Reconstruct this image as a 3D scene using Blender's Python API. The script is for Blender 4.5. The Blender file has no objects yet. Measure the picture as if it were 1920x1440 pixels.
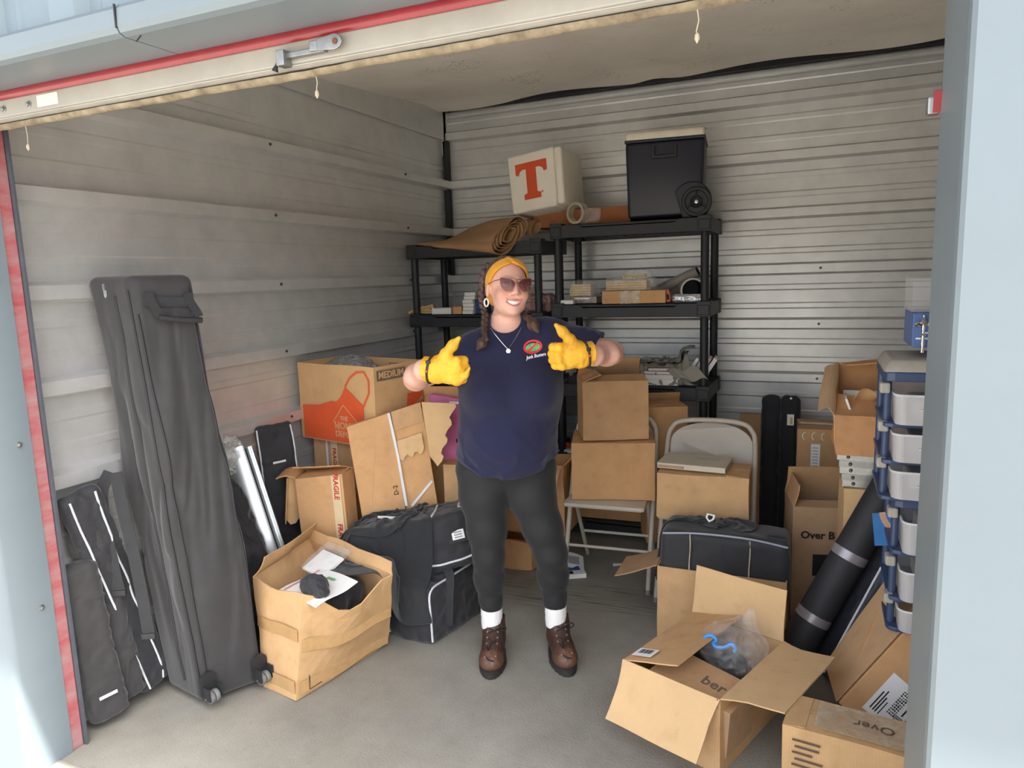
import bpy, bmesh, math, random
import numpy as np
from mathutils import Vector, Matrix, Euler, noise as mnoise

scene = bpy.context.scene
COL = scene.collection
random.seed(7)

# ---------------------------------------------------------------- camera
YAW, PITCH, ROLL, EYE = math.radians(23.5), math.radians(8.6), math.radians(1.8), 1.58
fw = Vector((-math.sin(YAW)*math.cos(PITCH), math.cos(YAW)*math.cos(PITCH), -math.sin(PITCH)))
rt = Vector((math.cos(YAW), math.sin(YAW), 0)); up = rt.cross(fw)
r2 = rt*math.cos(ROLL) - up*math.sin(ROLL); u2 = up*math.cos(ROLL) + rt*math.sin(ROLL)
cd = bpy.data.cameras.new('camera'); cam = bpy.data.objects.new('camera', cd); COL.objects.link(cam)
cd.sensor_width = 36; cd.lens = 1331/1920*36; cd.clip_start = .05; cd.clip_end = 200
cam.matrix_world = Matrix(((r2.x, u2.x, -fw.x, 0), (r2.y, u2.y, -fw.y, 0), (r2.z, u2.z, -fw.z, EYE), (0, 0, 0, 1)))
scene.camera = cam

# ---------------------------------------------------------------- sky, sun, exposure
SUN = Vector((.465, -.184, .866)).normalized()
w = bpy.data.worlds.new('sky'); scene.world = w; w.use_nodes = True
nt = w.node_tree; nt.nodes.clear()
sky = nt.nodes.new('ShaderNodeTexSky'); sky.sky_type = 'NISHITA'; sky.sun_disc = False
sky.sun_elevation = math.asin(SUN.z); sky.sun_rotation = math.atan2(SUN.x, SUN.y); sky.dust_density = 4.0; sky.air_density = 1.0
bg = nt.nodes.new('ShaderNodeBackground'); bg.inputs['Strength'].default_value = .42
out = nt.nodes.new('ShaderNodeOutputWorld')
hs = nt.nodes.new('ShaderNodeHueSaturation'); hs.inputs['Saturation'].default_value = .35; nt.links.new(sky.outputs[0], hs.inputs['Color']); nt.links.new(hs.outputs[0], bg.inputs[0]); nt.links.new(bg.outputs[0], out.inputs[0])
sl = bpy.data.lights.new('sun', 'SUN'); sl.energy = 10.0; sl.angle = math.radians(.6); sl.color = (1, .97, .92)
so = bpy.data.objects.new('sun', sl); COL.objects.link(so); so.rotation_euler = SUN.to_track_quat('Z', 'Y').to_euler(); so.location = (6, -8, 12)
vs = scene.view_settings
vs.view_transform = 'Standard'; vs.look = 'None'; vs.gamma = 1; vs.exposure = 0.95
try: vs.use_curve_mapping = False
except Exception: pass
scene.cycles.max_bounces = 10; scene.cycles.diffuse_bounces = 6; scene.cycles.glossy_bounces = 4; scene.cycles.transparent_max_bounces = 12

# ---------------------------------------------------------------- helpers: materials
def lin(c):
    return tuple(((v/255)/12.92 if v/255 <= .04045 else ((v/255+.055)/1.055)**2.4) for v in c)
MATS = {}
def mat(name, rgb, rough=.6, metal=0., var=.12, scale=14., bump=.0, bscale=80., stretch=(1, 1, 1), spec=.5, alpha=None, trans=0., rgb2=None, sheen=0., emit=None, coat=0.):
    """plain procedural material: base colour broken up by noise, optional fine relief"""
    if name in MATS: return MATS[name]
    m = bpy.data.materials.new(name); m.use_nodes = True; n = m.node_tree; p = n.nodes['Principled BSDF']; L = n.links.new
    c = lin(rgb); tc = n.nodes.new('ShaderNodeTexCoord'); mp = n.nodes.new('ShaderNodeMapping'); mp.inputs['Scale'].default_value = stretch
    L(tc.outputs['Object'], mp.inputs[0])
    nz = n.nodes.new('ShaderNodeTexNoise'); nz.inputs['Scale'].default_value = scale; nz.inputs['Detail'].default_value = 6; nz.inputs['Roughness'].default_value = .65
    L(mp.outputs[0], nz.inputs['Vector'])
    cr = n.nodes.new('ShaderNodeValToRGB'); cr.color_ramp.elements[0].position = .3; cr.color_ramp.elements[1].position = .72
    c2 = lin(rgb2) if rgb2 else None
    a = [max(0, v*(1-var)) for v in (c2 or c)]; b = [min(1, v*(1+var)) for v in c]
    cr.color_ramp.elements[0].color = (*a, 1); cr.color_ramp.elements[1].color = (*b, 1)
    L(nz.outputs['Fac'], cr.inputs[0]); L(cr.outputs[0], p.inputs['Base Color'])
    p.inputs['Roughness'].default_value = rough; p.inputs['Metallic'].default_value = metal; p.inputs['Specular IOR Level'].default_value = spec
    if coat: p.inputs['Coat Weight'].default_value = coat
    if sheen: p.inputs['Sheen Weight'].default_value = sheen
    if trans: p.inputs['Transmission Weight'].default_value = trans
    if alpha is not None: p.inputs['Alpha'].default_value = alpha
    if emit: p.inputs['Emission Color'].default_value = (*lin(emit), 1); p.inputs['Emission Strength'].default_value = 1
    if bump:
        n2 = n.nodes.new('ShaderNodeTexNoise'); n2.inputs['Scale'].default_value = bscale; n2.inputs['Detail'].default_value = 4
        L(mp.outputs[0], n2.inputs['Vector'])
        bp = n.nodes.new('ShaderNodeBump'); bp.inputs['Strength'].default_value = bump; bp.inputs['Distance'].default_value = .01
        L(n2.outputs['Fac'], bp.inputs['Height']); L(bp.outputs[0], p.inputs['Normal'])
    MATS[name] = m; return m
def cardboard(name, rgb, var=.10):
    """kraft board: faint vertical flutes, mottled stains"""
    if name in MATS: return MATS[name]
    m = mat(name, rgb, rough=.82, var=var, scale=9, spec=.2); n = m.node_tree; L = n.links.new; p = n.nodes['Principled BSDF']
    tc = n.nodes['Texture Coordinate']
    sp = n.nodes.new('ShaderNodeSeparateXYZ'); L(tc.outputs['Object'], sp.inputs[0])
    ad = n.nodes.new('ShaderNodeMath'); ad.operation = 'ADD'; L(sp.outputs[0], ad.inputs[0]); L(sp.outputs[1], ad.inputs[1])
    cb = n.nodes.new('ShaderNodeCombineXYZ'); L(ad.outputs[0], cb.inputs[0])
    wv = n.nodes.new('ShaderNodeTexWave'); wv.inputs['Scale'].default_value = 55; wv.inputs['Distortion'].default_value = 2.5; wv.inputs['Detail'].default_value = 2
    L(cb.outputs[0], wv.inputs['Vector'])
    base = p.inputs['Base Color'].links[0].from_socket
    mx = n.nodes.new('ShaderNodeMixRGB'); mx.blend_type = 'MULTIPLY'; mx.inputs[0].default_value = .05
    L(base, mx.inputs[1]); L(wv.outputs[0], mx.inputs[2])
    # scuffs
    ns = n.nodes.new('ShaderNodeTexNoise'); ns.inputs['Scale'].default_value = 17; ns.inputs['Detail'].default_value = 8; L(tc.outputs['Object'], ns.inputs['Vector'])
    r = n.nodes.new('ShaderNodeValToRGB'); r.color_ramp.elements[0].position = .33; r.color_ramp.elements[1].position = .42
    r.color_ramp.elements[0].color = (.72, .68, .62, 1); r.color_ramp.elements[1].color = (1, 1, 1, 1); L(ns.outputs['Fac'], r.inputs[0])
    m2 = n.nodes.new('ShaderNodeMixRGB'); m2.blend_type = 'MULTIPLY'; m2.inputs[0].default_value = .22; L(mx.outputs[0], m2.inputs[1]); L(r.outputs[0], m2.inputs[2])
    L(m2.outputs[0], p.inputs['Base Color'])
    bp = n.nodes.new('ShaderNodeBump'); bp.inputs['Strength'].default_value = .06; bp.inputs['Distance'].default_value = .003
    L(wv.outputs[0], bp.inputs['Height']); L(bp.outputs[0], p.inputs['Normal'])
    return m
def vcol_mat(name, rough=.55, sheen=0., sss=0., bump=0., bscale=200):
    """colour comes from the mesh's own 'Col' attribute (skin tones, leather wear)"""
    if name in MATS: return MATS[name]
    m = bpy.data.materials.new(name); m.use_nodes = True; n = m.node_tree; p = n.nodes['Principled BSDF']
    a = n.nodes.new('ShaderNodeAttribute'); a.attribute_name = 'Col'; n.links.new(a.outputs['Color'], p.inputs['Base Color'])
    p.inputs['Roughness'].default_value = rough
    if sss:
        p.inputs['Subsurface Weight'].default_value = sss; p.inputs['Subsurface Radius'].default_value = (1, .35, .2); p.inputs['Subsurface Scale'].default_value = .008
    if bump:
        tc = n.nodes.new('ShaderNodeTexCoord'); n2 = n.nodes.new('ShaderNodeTexNoise'); n2.inputs['Scale'].default_value = bscale; n.links.new(tc.outputs['Object'], n2.inputs['Vector'])
        b = n.nodes.new('ShaderNodeBump'); b.inputs['Strength'].default_value = bump; b.inputs['Distance'].default_value = .004; n.links.new(n2.outputs['Fac'], b.inputs['Height']); n.links.new(b.outputs[0], p.inputs['Normal'])
    MATS[name] = m; return m
def film(name, tint=(235, 238, 240), alpha=.28, rough=.12):
    """thin clear plastic: part see-through, part glossy"""
    if name in MATS: return MATS[name]
    m = bpy.data.materials.new(name); m.use_nodes = True; n = m.node_tree; p = n.nodes['Principled BSDF']; L = n.links.new
    p.inputs['Base Color'].default_value = (*lin(tint), 1); p.inputs['Roughness'].default_value = rough
    tc = n.nodes.new('ShaderNodeTexCoord'); nz = n.nodes.new('ShaderNodeTexNoise'); nz.inputs['Scale'].default_value = 30; nz.inputs['Detail'].default_value = 5; L(tc.outputs['Object'], nz.inputs['Vector'])
    mr = n.nodes.new('ShaderNodeMapRange'); mr.inputs[1].default_value = .35; mr.inputs[2].default_value = .75; mr.inputs[3].default_value = alpha*.5; mr.inputs[4].default_value = min(1, alpha*1.8)
    L(nz.outputs['Fac'], mr.inputs[0]); L(mr.outputs[0], p.inputs['Alpha'])
    b = n.nodes.new('ShaderNodeBump'); b.inputs['Strength'].default_value = .6; b.inputs['Distance'].default_value = .01; L(nz.outputs['Fac'], b.inputs['Height']); L(b.outputs[0], p.inputs['Normal'])
    MATS[name] = m; return m

# ---------------------------------------------------------------- helpers: objects
def link(name, me, m=None, parent=None, loc=None, rot=None):
    o = bpy.data.objects.new(name, me); COL.objects.link(o)
    if m is not None: me.materials.append(m)
    if parent is not None: o.parent = parent
    if loc is not None: o.location = loc
    if rot is not None: o.rotation_euler = rot
    return o
def tag(o, label=None, cat=None, group=None, kind=None):
    if label: o['label'] = label
    if cat: o['category'] = cat
    if group: o['group'] = group
    if kind: o['kind'] = kind
    return o
def thing(name, label, cat, loc=(0, 0, 0), rot=(0, 0, 0), group=None):
    o = bpy.data.objects.new(name, None); COL.objects.link(o); o.empty_display_size = .1
    o.location = loc; o.rotation_euler = rot
    return tag(o, label, cat, group)
class MB:
    def __init__(s): s.v = []; s.f = []
    def add(s, vs, fs, M=None):
        n = len(s.v)
        s.v += [tuple(M @ Vector(v)) if M else tuple(v) for v in vs]
        s.f += [tuple(i+n for i in f) for f in fs]; return s
    def box(s, c, size, rot=None, M=None):
        x, y, z = [q/2 for q in size]
        vs = [Vector((a*x, b*y, e*z)) for e in (-1, 1) for b in (-1, 1) for a in (-1, 1)]
        R = Euler(rot).to_matrix() if rot else Matrix.Identity(3)
        vs = [R @ v + Vector(c) for v in vs]
        return s.add(vs, [(0, 2, 3, 1), (4, 5, 7, 6), (0, 1, 5, 4), (2, 6, 7, 3), (0, 4, 6, 2), (1, 3, 7, 5)], M)
    def hexa(s, b, t):      # four bottom points and four top points, both in ring order
        return s.add(list(b)+list(t), [(3, 2, 1, 0), (4, 5, 6, 7), (0, 1, 5, 4), (1, 2, 6, 5), (2, 3, 7, 6), (3, 0, 4, 7)])
    def prism(s, poly, axis, a0, a1):
        n = len(poly); vs = []
        for a in (a0, a1):
            for (u, v) in poly:
                vs.append({'x': (a, u, v), 'y': (u, a, v), 'z': (u, v, a)}[axis])
        fs = [(i, (i+1) % n, n+(i+1) % n, n+i) for i in range(n)] + [tuple(range(n))[::-1], tuple(range(n, 2*n))]
        return s.add(vs, fs)
    def tube(s, pts, r, n=8, cap=True, flat=None, closed=False):
        pts = [Vector(p) for p in pts]; k = len(pts); rs = r if hasattr(r, '__len__') else [r]*k
        base = len(s.v); up0 = None
        for i, p in enumerate(pts):
            if closed: t = pts[(i+1) % k] - pts[i-1]
            else: t = pts[min(i+1, k-1)] - pts[max(i-1, 0)]
            if t.length < 1e-9: t = Vector((0, 0, 1))
            t.normalize()
            if up0 is None:
                up0 = Vector((0, 0, 1)) if abs(t.z) < .9 else Vector((1, 0, 0))
            a = t.cross(up0)
            if a.length < 1e-6: a = t.orthogonal()
            a.normalize(); b = a.cross(t).normalized(); up0 = b
            for j in range(n):
                q = 2*math.pi*j/n
                s.v.append(tuple(p + a*(math.cos(q)*rs[i]) + b*(math.sin(q)*rs[i]*(flat or 1))))
        for i in range(k if closed else k-1):
            for j in range(n):
                i2 = (i+1) % k
                s.f.append((base+i*n+j, base+i*n+(j+1) % n, base+i2*n+(j+1) % n, base+i2*n+j))
        if cap and not closed:
            s.f.append(tuple(base+j for j in range(n))[::-1]); s.f.append(tuple(base+(k-1)*n+j for j in range(n)))
        return s
    def ribbon(s, pts, wdir, w, th):     # flat strap along pts; wdir = width direction (or list)
        pts = [Vector(p) for p in pts]; k = len(pts); base = len(s.v)
        for i, p in enumerate(pts):
            t = (pts[min(i+1, k-1)] - pts[max(i-1, 0)]).normalized()
            wd = Vector(wdir[i] if isinstance(wdir, list) else wdir); wd = (wd - t*wd.dot(t)).normalized(); nn = t.cross(wd).normalized()
            for a, b in ((-1, -1), (1, -1), (1, 1), (-1, 1)): s.v.append(tuple(p + wd*(a*w/2) + nn*(b*th/2)))
        for i in range(k-1):
            for j in range(4):
                s.f.append((base+i*4+j, base+i*4+(j+1) % 4, base+(i+1)*4+(j+1) % 4, base+(i+1)*4+j))
        s.f.append((base+3, base+2, base+1, base)); e = base+(k-1)*4; s.f.append((e, e+1, e+2, e+3)); return s
    def lathe(s, prof, n=24, M=None, caps=(True, True)):
        vs = []; fs = []; k = len(prof)
        for (r, z) in prof:
            for j in range(n):
                q = 2*math.pi*j/n; vs.append((r*math.cos(q), r*math.sin(q), z))
        for i in range(k-1):
            for j in range(n): fs.append((i*n+j, i*n+(j+1) % n, (i+1)*n+(j+1) % n, (i+1)*n+j))
        if prof[0] == prof[-1]: caps = (False, False)
        if caps[0]: fs.append(tuple(range(n))[::-1])
        if caps[1]: fs.append(tuple((k-1)*n+j for j in range(n)))
        return s.add(vs, fs, M)
    def sheet(s, P, nu, nv, th, normal=None):   # P(u,v) -> point, closed sheet with thickness
        vs = [Vector(P(i/nu, j/nv)) for j in range(nv+1) for i in range(nu+1)]
        W = nu+1; N = len(vs); ns = [Vector((0, 0, 0)) for _ in vs]; fs = []
        for j in range(nv):
            for i in range(nu):
                q = (j*W+i, j*W+i+1, (j+1)*W+i+1, (j+1)*W+i); fs.append(q)
                nn = (vs[q[1]]-vs[q[0]]).cross(vs[q[3]]-vs[q[0]])
                for a in q: ns[a] += nn
        bk = [v - (n.normalized() if n.length > 1e-12 else Vector((0, 0, 1)))*th for v, n in zip(vs, ns)]
        F = list(fs) + [tuple(a+N for a in q[::-1]) for q in fs]
        ring = [i for i in range(W)] + [j*W+nu for j in range(1, nv+1)] + [nv*W+i for i in range(nu-1, -1, -1)] + [j*W for j in range(nv-1, 0, -1)]
        for a, b in zip(ring, ring[1:]+ring[:1]): F.append((b, a, a+N, b+N))
        return s.add(vs+bk, F)
    def mesh(s, name, smooth=False, bevel=0., seg=2, fix=True, angle=40):
        me = bpy.data.meshes.new(name); me.from_pydata(s.v, [], s.f)
        if bevel or fix:
            b = bmesh.new(); b.from_mesh(me)
            if fix: bmesh.ops.recalc_face_normals(b, faces=b.faces)
            if bevel:
                es = [e for e in b.edges if len(e.link_faces) == 2 and e.calc_face_angle(0) > math.radians(30)]
                bmesh.ops.bevel(b, geom=es, offset=bevel, segments=seg, profile=.5, affect='EDGES', clamp_overlap=True)
            b.to_mesh(me); b.free()
        me.update()
        if smooth: smooth_mesh(me, angle)
        return me
    def part(s, name, m, parent=None, loc=None, rot=None, **k):
        return link(name, s.mesh(name, **k), m, parent, loc, rot)
def smooth_mesh(me, angle=40):
    me.polygons.foreach_set('use_smooth', [True]*len(me.polygons))
    try: me.set_sharp_from_angle(angle=math.radians(angle))
    except Exception: pass
def nz(p, s=1., o=0.):
    return mnoise.noise(Vector((p[0]*s+o, p[1]*s-o*1.7, p[2]*s+o*.3)))
def text_mesh(body, size, extrude=.0004, shear=0., align='CENTER', bold=0., space=1.):
    cu = bpy.data.curves.new('lettering', 'FONT'); cu.body = body; cu.size = size; cu.extrude = extrude; cu.align_x = align; cu.align_y = 'CENTER'; cu.shear = shear; cu.offset = bold; cu.space_character = space; cu.resolution_u = 2
    o = bpy.data.objects.new('lettering', cu); COL.objects.link(o)
    dg = bpy.context.evaluated_depsgraph_get(); me = bpy.data.meshes.new_from_object(o.evaluated_get(dg))
    bpy.data.objects.remove(o); bpy.data.curves.remove(cu); return me
def frame_on(o, n, u):
    """matrix: local x along u, local z along n, at o"""
    n = Vector(n).normalized(); u = Vector(u); u = (u - n*u.dot(n)).normalized(); v = n.cross(u)
    return Matrix(((u.x, v.x, n.x, o[0]), (u.y, v.y, n.y, o[1]), (u.z, v.z, n.z, o[2]), (0, 0, 0, 1)))
def lettering(body, size, m, parent, o, n, u, name='printed_lettering', **k):
    me = text_mesh(body, size, **k); me.transform(frame_on(Vector(o)+Vector(n).normalized()*.0006, n, u)); return link(name, me, m, parent)
def decal(poly, m, parent, o, n, u, name='printed_mark', th=.0004):
    """flat printed shape: polygon in the (u, v) plane of a surface"""
    b = MB(); b.prism(poly, 'z', 0, th); me = b.mesh(name); me.transform(frame_on(Vector(o)+Vector(n).normalized()*.0003, n, u)); return link(name, me, m, parent)
def arc(cx, cy, rx, ry, a0, a1, n): return [(cx+rx*math.cos(math.radians(a0+(a1-a0)*i/n)), cy+ry*math.sin(math.radians(a0+(a1-a0)*i/n))) for i in range(n+1)]
def stroke(pts, w):
    """polygon outline of a stroked polyline"""
    A = []; B = []; n = len(pts)
    for i, p in enumerate(pts):
        a = pts[max(i-1, 0)]; b = pts[min(i+1, n-1)]; d = math.hypot(b[0]-a[0], b[1]-a[1]) or 1; nx, ny = -(b[1]-a[1])/d, (b[0]-a[0])/d
        A.append((p[0]+nx*w/2, p[1]+ny*w/2)); B.append((p[0]-nx*w/2, p[1]-ny*w/2))
    return A + B[::-1]
def ring_mesh(r0, r1, th, n=40):
    b = MB(); b.lathe([(r0, 0), (r1, 0), (r1, th), (r0, th), (r0, 0)], n); b.f = [f for f in b.f if len(f) == 4]; return b

# ---------------------------------------------------------------- helpers: implicit surfaces (organic shapes)
def V3(p): return np.asarray(p, np.float32)
def ell(p, c, r, R=None):
    q = p - V3(c)
    if R is not None: q = q @ np.asarray(R, np.float32)
    r = V3(r); q = q/r; k0 = np.sqrt(np.einsum('ij,ij->i', q, q)); q = q/r; k1 = np.sqrt(np.einsum('ij,ij->i', q, q))+1e-9
    return k0*(k0-1)/k1
def cap(p, a, b, ra, rb=None):
    a, b = V3(a), V3(b); rb = ra if rb is None else rb; ab = b-a
    q = p-a; t = np.clip((q @ ab)/(ab @ ab), 0, 1); q -= t[:, None]*ab
    return np.sqrt(np.einsum('ij,ij->i', q, q)) - (ra + (rb-ra)*t)
def chain(p, pts, rs, k=.01):
    d = None
    for i in range(len(pts)-1):
        e = cap(p, pts[i], pts[i+1], rs[i], rs[i+1]); d = e if d is None else smin(d, e, k)
    return d
def rbox(p, c, h, r, R=None):
    q = p - V3(c)
    if R is not None: q = q @ np.asarray(R, np.float32)
    q = np.abs(q) - (V3(h) - r)
    return np.linalg.norm(np.maximum(q, 0), axis=1) + np.minimum(q.max(axis=1), 0) - r
def smin(a, b, k): h = np.clip(.5+.5*(b-a)/k, 0, 1); return b + (a-b)*h - k*h*(1-h)
def smax(a, b, k): return -smin(-a, -b, k)
_rng = np.random.RandomState(5)
def waves(seed, n=7, f0=20., f1=60., dirs=None):
    """cheap smooth noise: sum of sines with random directions"""
    r = np.random.RandomState(seed); K = []
    for i in range(n):
        d = r.normal(size=3) * (V3(dirs) if dirs is not None else 1); d /= np.linalg.norm(d)+1e-9; f = f0*(f1/f0)**(i/max(1, n-1))
        K.append((d*f, r.uniform(0, 6.28), (f0/f)**.8))
    s = sum(k[2] for k in K)
    def g(p):
        o = 0; wx = None
        for i, (d, ph, a) in enumerate(K):
            q = p @ V3(d) + ph
            if wx is not None: q = q + 1.3*wx
            wx = np.sin(q); o = o + a*wx
        return o/s
    return g
def sdf_mesh(f, lo, hi, h, pad=.008, B=6):
    lo = np.asarray(lo, float); hi = np.asarray(hi, float); n = np.ceil((hi-lo)/h).astype(int)+1
    vol = np.empty(n, np.float32);
    st = [np.arange(0, n[i], B) for i in range(3)]
    blocks = np.stack(np.meshgrid(*st, indexing='ij'), -1).reshape(-1, 3); blocks = blocks[np.argsort(blocks[:, 2], kind='stable')]
    cen = (lo + h*(blocks + (B-1)/2)).astype(np.float32)
    dc = np.concatenate([f(cen[i:i+20000]) for i in range(0, len(cen), 20000)]); R = B*h*.87*1.15 + pad
    on = np.abs(dc) < R
    for s, d in zip(blocks[~on], dc[~on]): vol[s[0]:s[0]+B, s[1]:s[1]+B, s[2]:s[2]+B] = d
    g = np.stack(np.meshgrid(*[np.arange(B)]*3, indexing='ij'), -1).reshape(-1, 3); ab = blocks[on]; G = max(1, 40000//(B**3))
    for i in range(0, len(ab), G):
        ijk = (ab[i:i+G, None, :] + g[None]).reshape(-1, 3); ijk = ijk[(ijk < n).all(1)]
        vol[ijk[:, 0], ijk[:, 1], ijk[:, 2]] = f((lo + h*ijk).astype(np.float32))
    s = vol < 0
    cs = np.zeros(tuple(n-1), np.int8); 
    for dx in (0, 1):
        for dy in (0, 1):
            for dz in (0, 1): cs += s[dx:n[0]-1+dx, dy:n[1]-1+dy, dz:n[2]-1+dz]
    act = np.argwhere((cs > 0) & (cs < 8)); 
    idx = -np.ones(tuple(n-1), np.int32); idx[tuple(act.T)] = np.arange(len(act))
    acc = np.zeros((len(act), 3)); cnt = np.zeros(len(act))
    cor = [(0, 0, 0), (1, 0, 0), (0, 1, 0), (1, 1, 0), (0, 0, 1), (1, 0, 1), (0, 1, 1), (1, 1, 1)]
    val = [vol[act[:, 0]+c[0], act[:, 1]+c[1], act[:, 2]+c[2]] for c in cor]
    for a in range(8):
        for ax_ in range(3):
            if cor[a][ax_]: continue
            b = a + (1 << ax_); va, vb = val[a], val[b]; m = (va < 0) != (vb < 0)
            t = np.where(m, va/np.where(m, va-vb, 1), 0); pt = np.array(cor[a], float)[None]+np.zeros((len(act), 3)); pt[:, ax_] += t
            acc[m] += pt[m]; cnt[m] += 1
    ve = lo + h*(act + acc/cnt[:, None])
    F = []
    for ax_ in range(3):
        o1, o2 = (ax_+1) % 3, (ax_+2) % 3
        sa = s[tuple(slice(0, n[i]-1) if i == ax_ else slice(1, n[i]-1) for i in range(3))]
        sb = s[tuple(slice(1, n[i]) if i == ax_ else slice(1, n[i]-1) for i in range(3))]
        for flip in (False, True):
            e = np.argwhere((sa & ~sb) if not flip else (~sa & sb))
            if not len(e): continue
            base = e.copy(); 
            for i in range(3):
                if i != ax_: base[:, i] += 1
            q = []
            for (d1, d2) in ((-1, -1), (0, -1), (0, 0), (-1, 0)):
                c = base.copy(); c[:, o1] += d1; c[:, o2] += d2; q.append(idx[tuple(c.T)])
            q = np.stack(q, 1); F.append(q[:, ::-1] if flip else q)
    F = np.concatenate(F); F = F[(F >= 0).all(1)]
    return ve, F
def np_mesh(name, ve, F, smooth=True, col=None):
    me = bpy.data.meshes.new(name); me.vertices.add(len(ve)); me.vertices.foreach_set('co', np.asarray(ve, np.float32).ravel())
    me.loops.add(F.size); me.loops.foreach_set('vertex_index', F.ravel().astype(np.int32))
    me.polygons.add(len(F)); me.polygons.foreach_set('loop_start', np.arange(0, F.size, F.shape[1], dtype=np.int32))
    me.polygons.foreach_set('loop_total', np.full(len(F), F.shape[1], np.int32))
    me.update(calc_edges=True); me.validate()
    if smooth: me.polygons.foreach_set('use_smooth', [True]*len(me.polygons))
    if col is not None:
        a = me.attributes.new('Col', 'FLOAT_COLOR', 'POINT'); c = np.ones((len(me.vertices), 4), np.float32); c[:, :3] = col; a.data.foreach_set('color', c.ravel())
    return me
def soft(name, f, lo, hi, h, m, parent=None, loc=None, rot=None, colf=None, relax=0):
    ve, F = sdf_mesh(f, lo, hi, h)
    for _ in range(relax):
        a = np.zeros_like(ve); c = np.zeros(len(ve))
        for i in range(4):
            j = (i+1) % 4; np.add.at(a, F[:, i], ve[F[:, j]]); np.add.at(c, F[:, i], 1); np.add.at(a, F[:, j], ve[F[:, i]]); np.add.at(c, F[:, j], 1)
        ve = .5*ve + .5*a/np.maximum(c, 1)[:, None]
    return link(name, np_mesh(name, ve, F, col=colf(ve.astype(np.float32)) if colf else None), m, parent, loc, rot)
def rotm(*e): return np.array(Euler([math.radians(v) for v in e]).to_matrix())
# ================================================================ the setting
XL, XR, YB, YF = -2.45, .78, 4.6, 1.40
RIBS = [2.555-.3265*k for k in range(8)]
def struct(o): o['kind'] = 'structure'; return o
M_galv = mat('galvanised_sheet', (212, 213, 212), rough=.42, metal=.5, var=.03, scale=7, rgb2=(202, 203, 202), bump=.03, bscale=200)
M_dark = mat('dark_steel', (38, 40, 44), rough=.6, metal=.2)
M_pale = mat('pale_blue_paint', (110, 121, 127), rough=.38, var=.04, scale=3)
M_pale2 = mat('pale_blue_sheet', (112, 127, 136), rough=.42, var=.05, scale=3)
M_soffit = mat('soffit_white', (150, 152, 150), rough=.5, var=.05)
M_cream = mat('cream_bar', (160, 156, 147), rough=.5, var=.1, scale=6)
M_seal = mat('dusty_seal', (140, 129, 108), rough=.85, var=.2, scale=25, rgb2=(110, 96, 76))
M_red = mat('red_door_paint', (140, 36, 46), rough=.3, var=.12, scale=20, coat=.3)
M_zinc = mat('zinc', (150, 152, 152), rough=.35, metal=.8, var=.2, scale=40)
M_screw = mat('screw_head', (92, 90, 88), rough=.4, metal=.7)

# concrete floor: mottled grey, dusty patches and scuff marks
def concrete(name, a, b, c):
    m = mat(name, a, rough=.85, var=.06, scale=2.2, rgb2=b, bump=.25, bscale=120, spec=.25); n = m.node_tree; L = n.links.new; p = n.nodes['Principled BSDF']
    tc = n.nodes['Texture Coordinate']; base = p.inputs['Base Color'].links[0].from_socket
    for sc, lo, hi, col, f in ((26, .30, .40, c, .55), (150, .28, .36, (.5, .48, .44), .55), (1.3, .35, .6, (.80, .78, .74), .8)):
        q = n.nodes.new('ShaderNodeTexNoise'); q.inputs['Scale'].default_value = sc; q.inputs['Detail'].default_value = 8; q.inputs['Roughness'].default_value = .7; L(tc.outputs['Object'], q.inputs['Vector'])
        r = n.nodes.new('ShaderNodeValToRGB'); r.color_ramp.elements[0].position = lo; r.color_ramp.elements[1].position = hi
        r.color_ramp.elements[0].color = (*col, 1); r.color_ramp.elements[1].color = (1, 1, 1, 1); L(q.outputs['Fac'], r.inputs[0])
        x = n.nodes.new('ShaderNodeMixRGB'); x.blend_type = 'MULTIPLY'; x.inputs[0].default_value = f; L(base, x.inputs[1]); L(r.outputs[0], x.inputs[2]); base = x.outputs[0]
    L(base, p.inputs['Base Color']); return m
M_floor = concrete('concrete_floor', (152, 148, 138), (136, 133, 125), (.72, .66, .56))
M_ground = concrete('weathered_apron', (163, 158, 149), (144, 139, 131), (.66, .58, .46))
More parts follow.
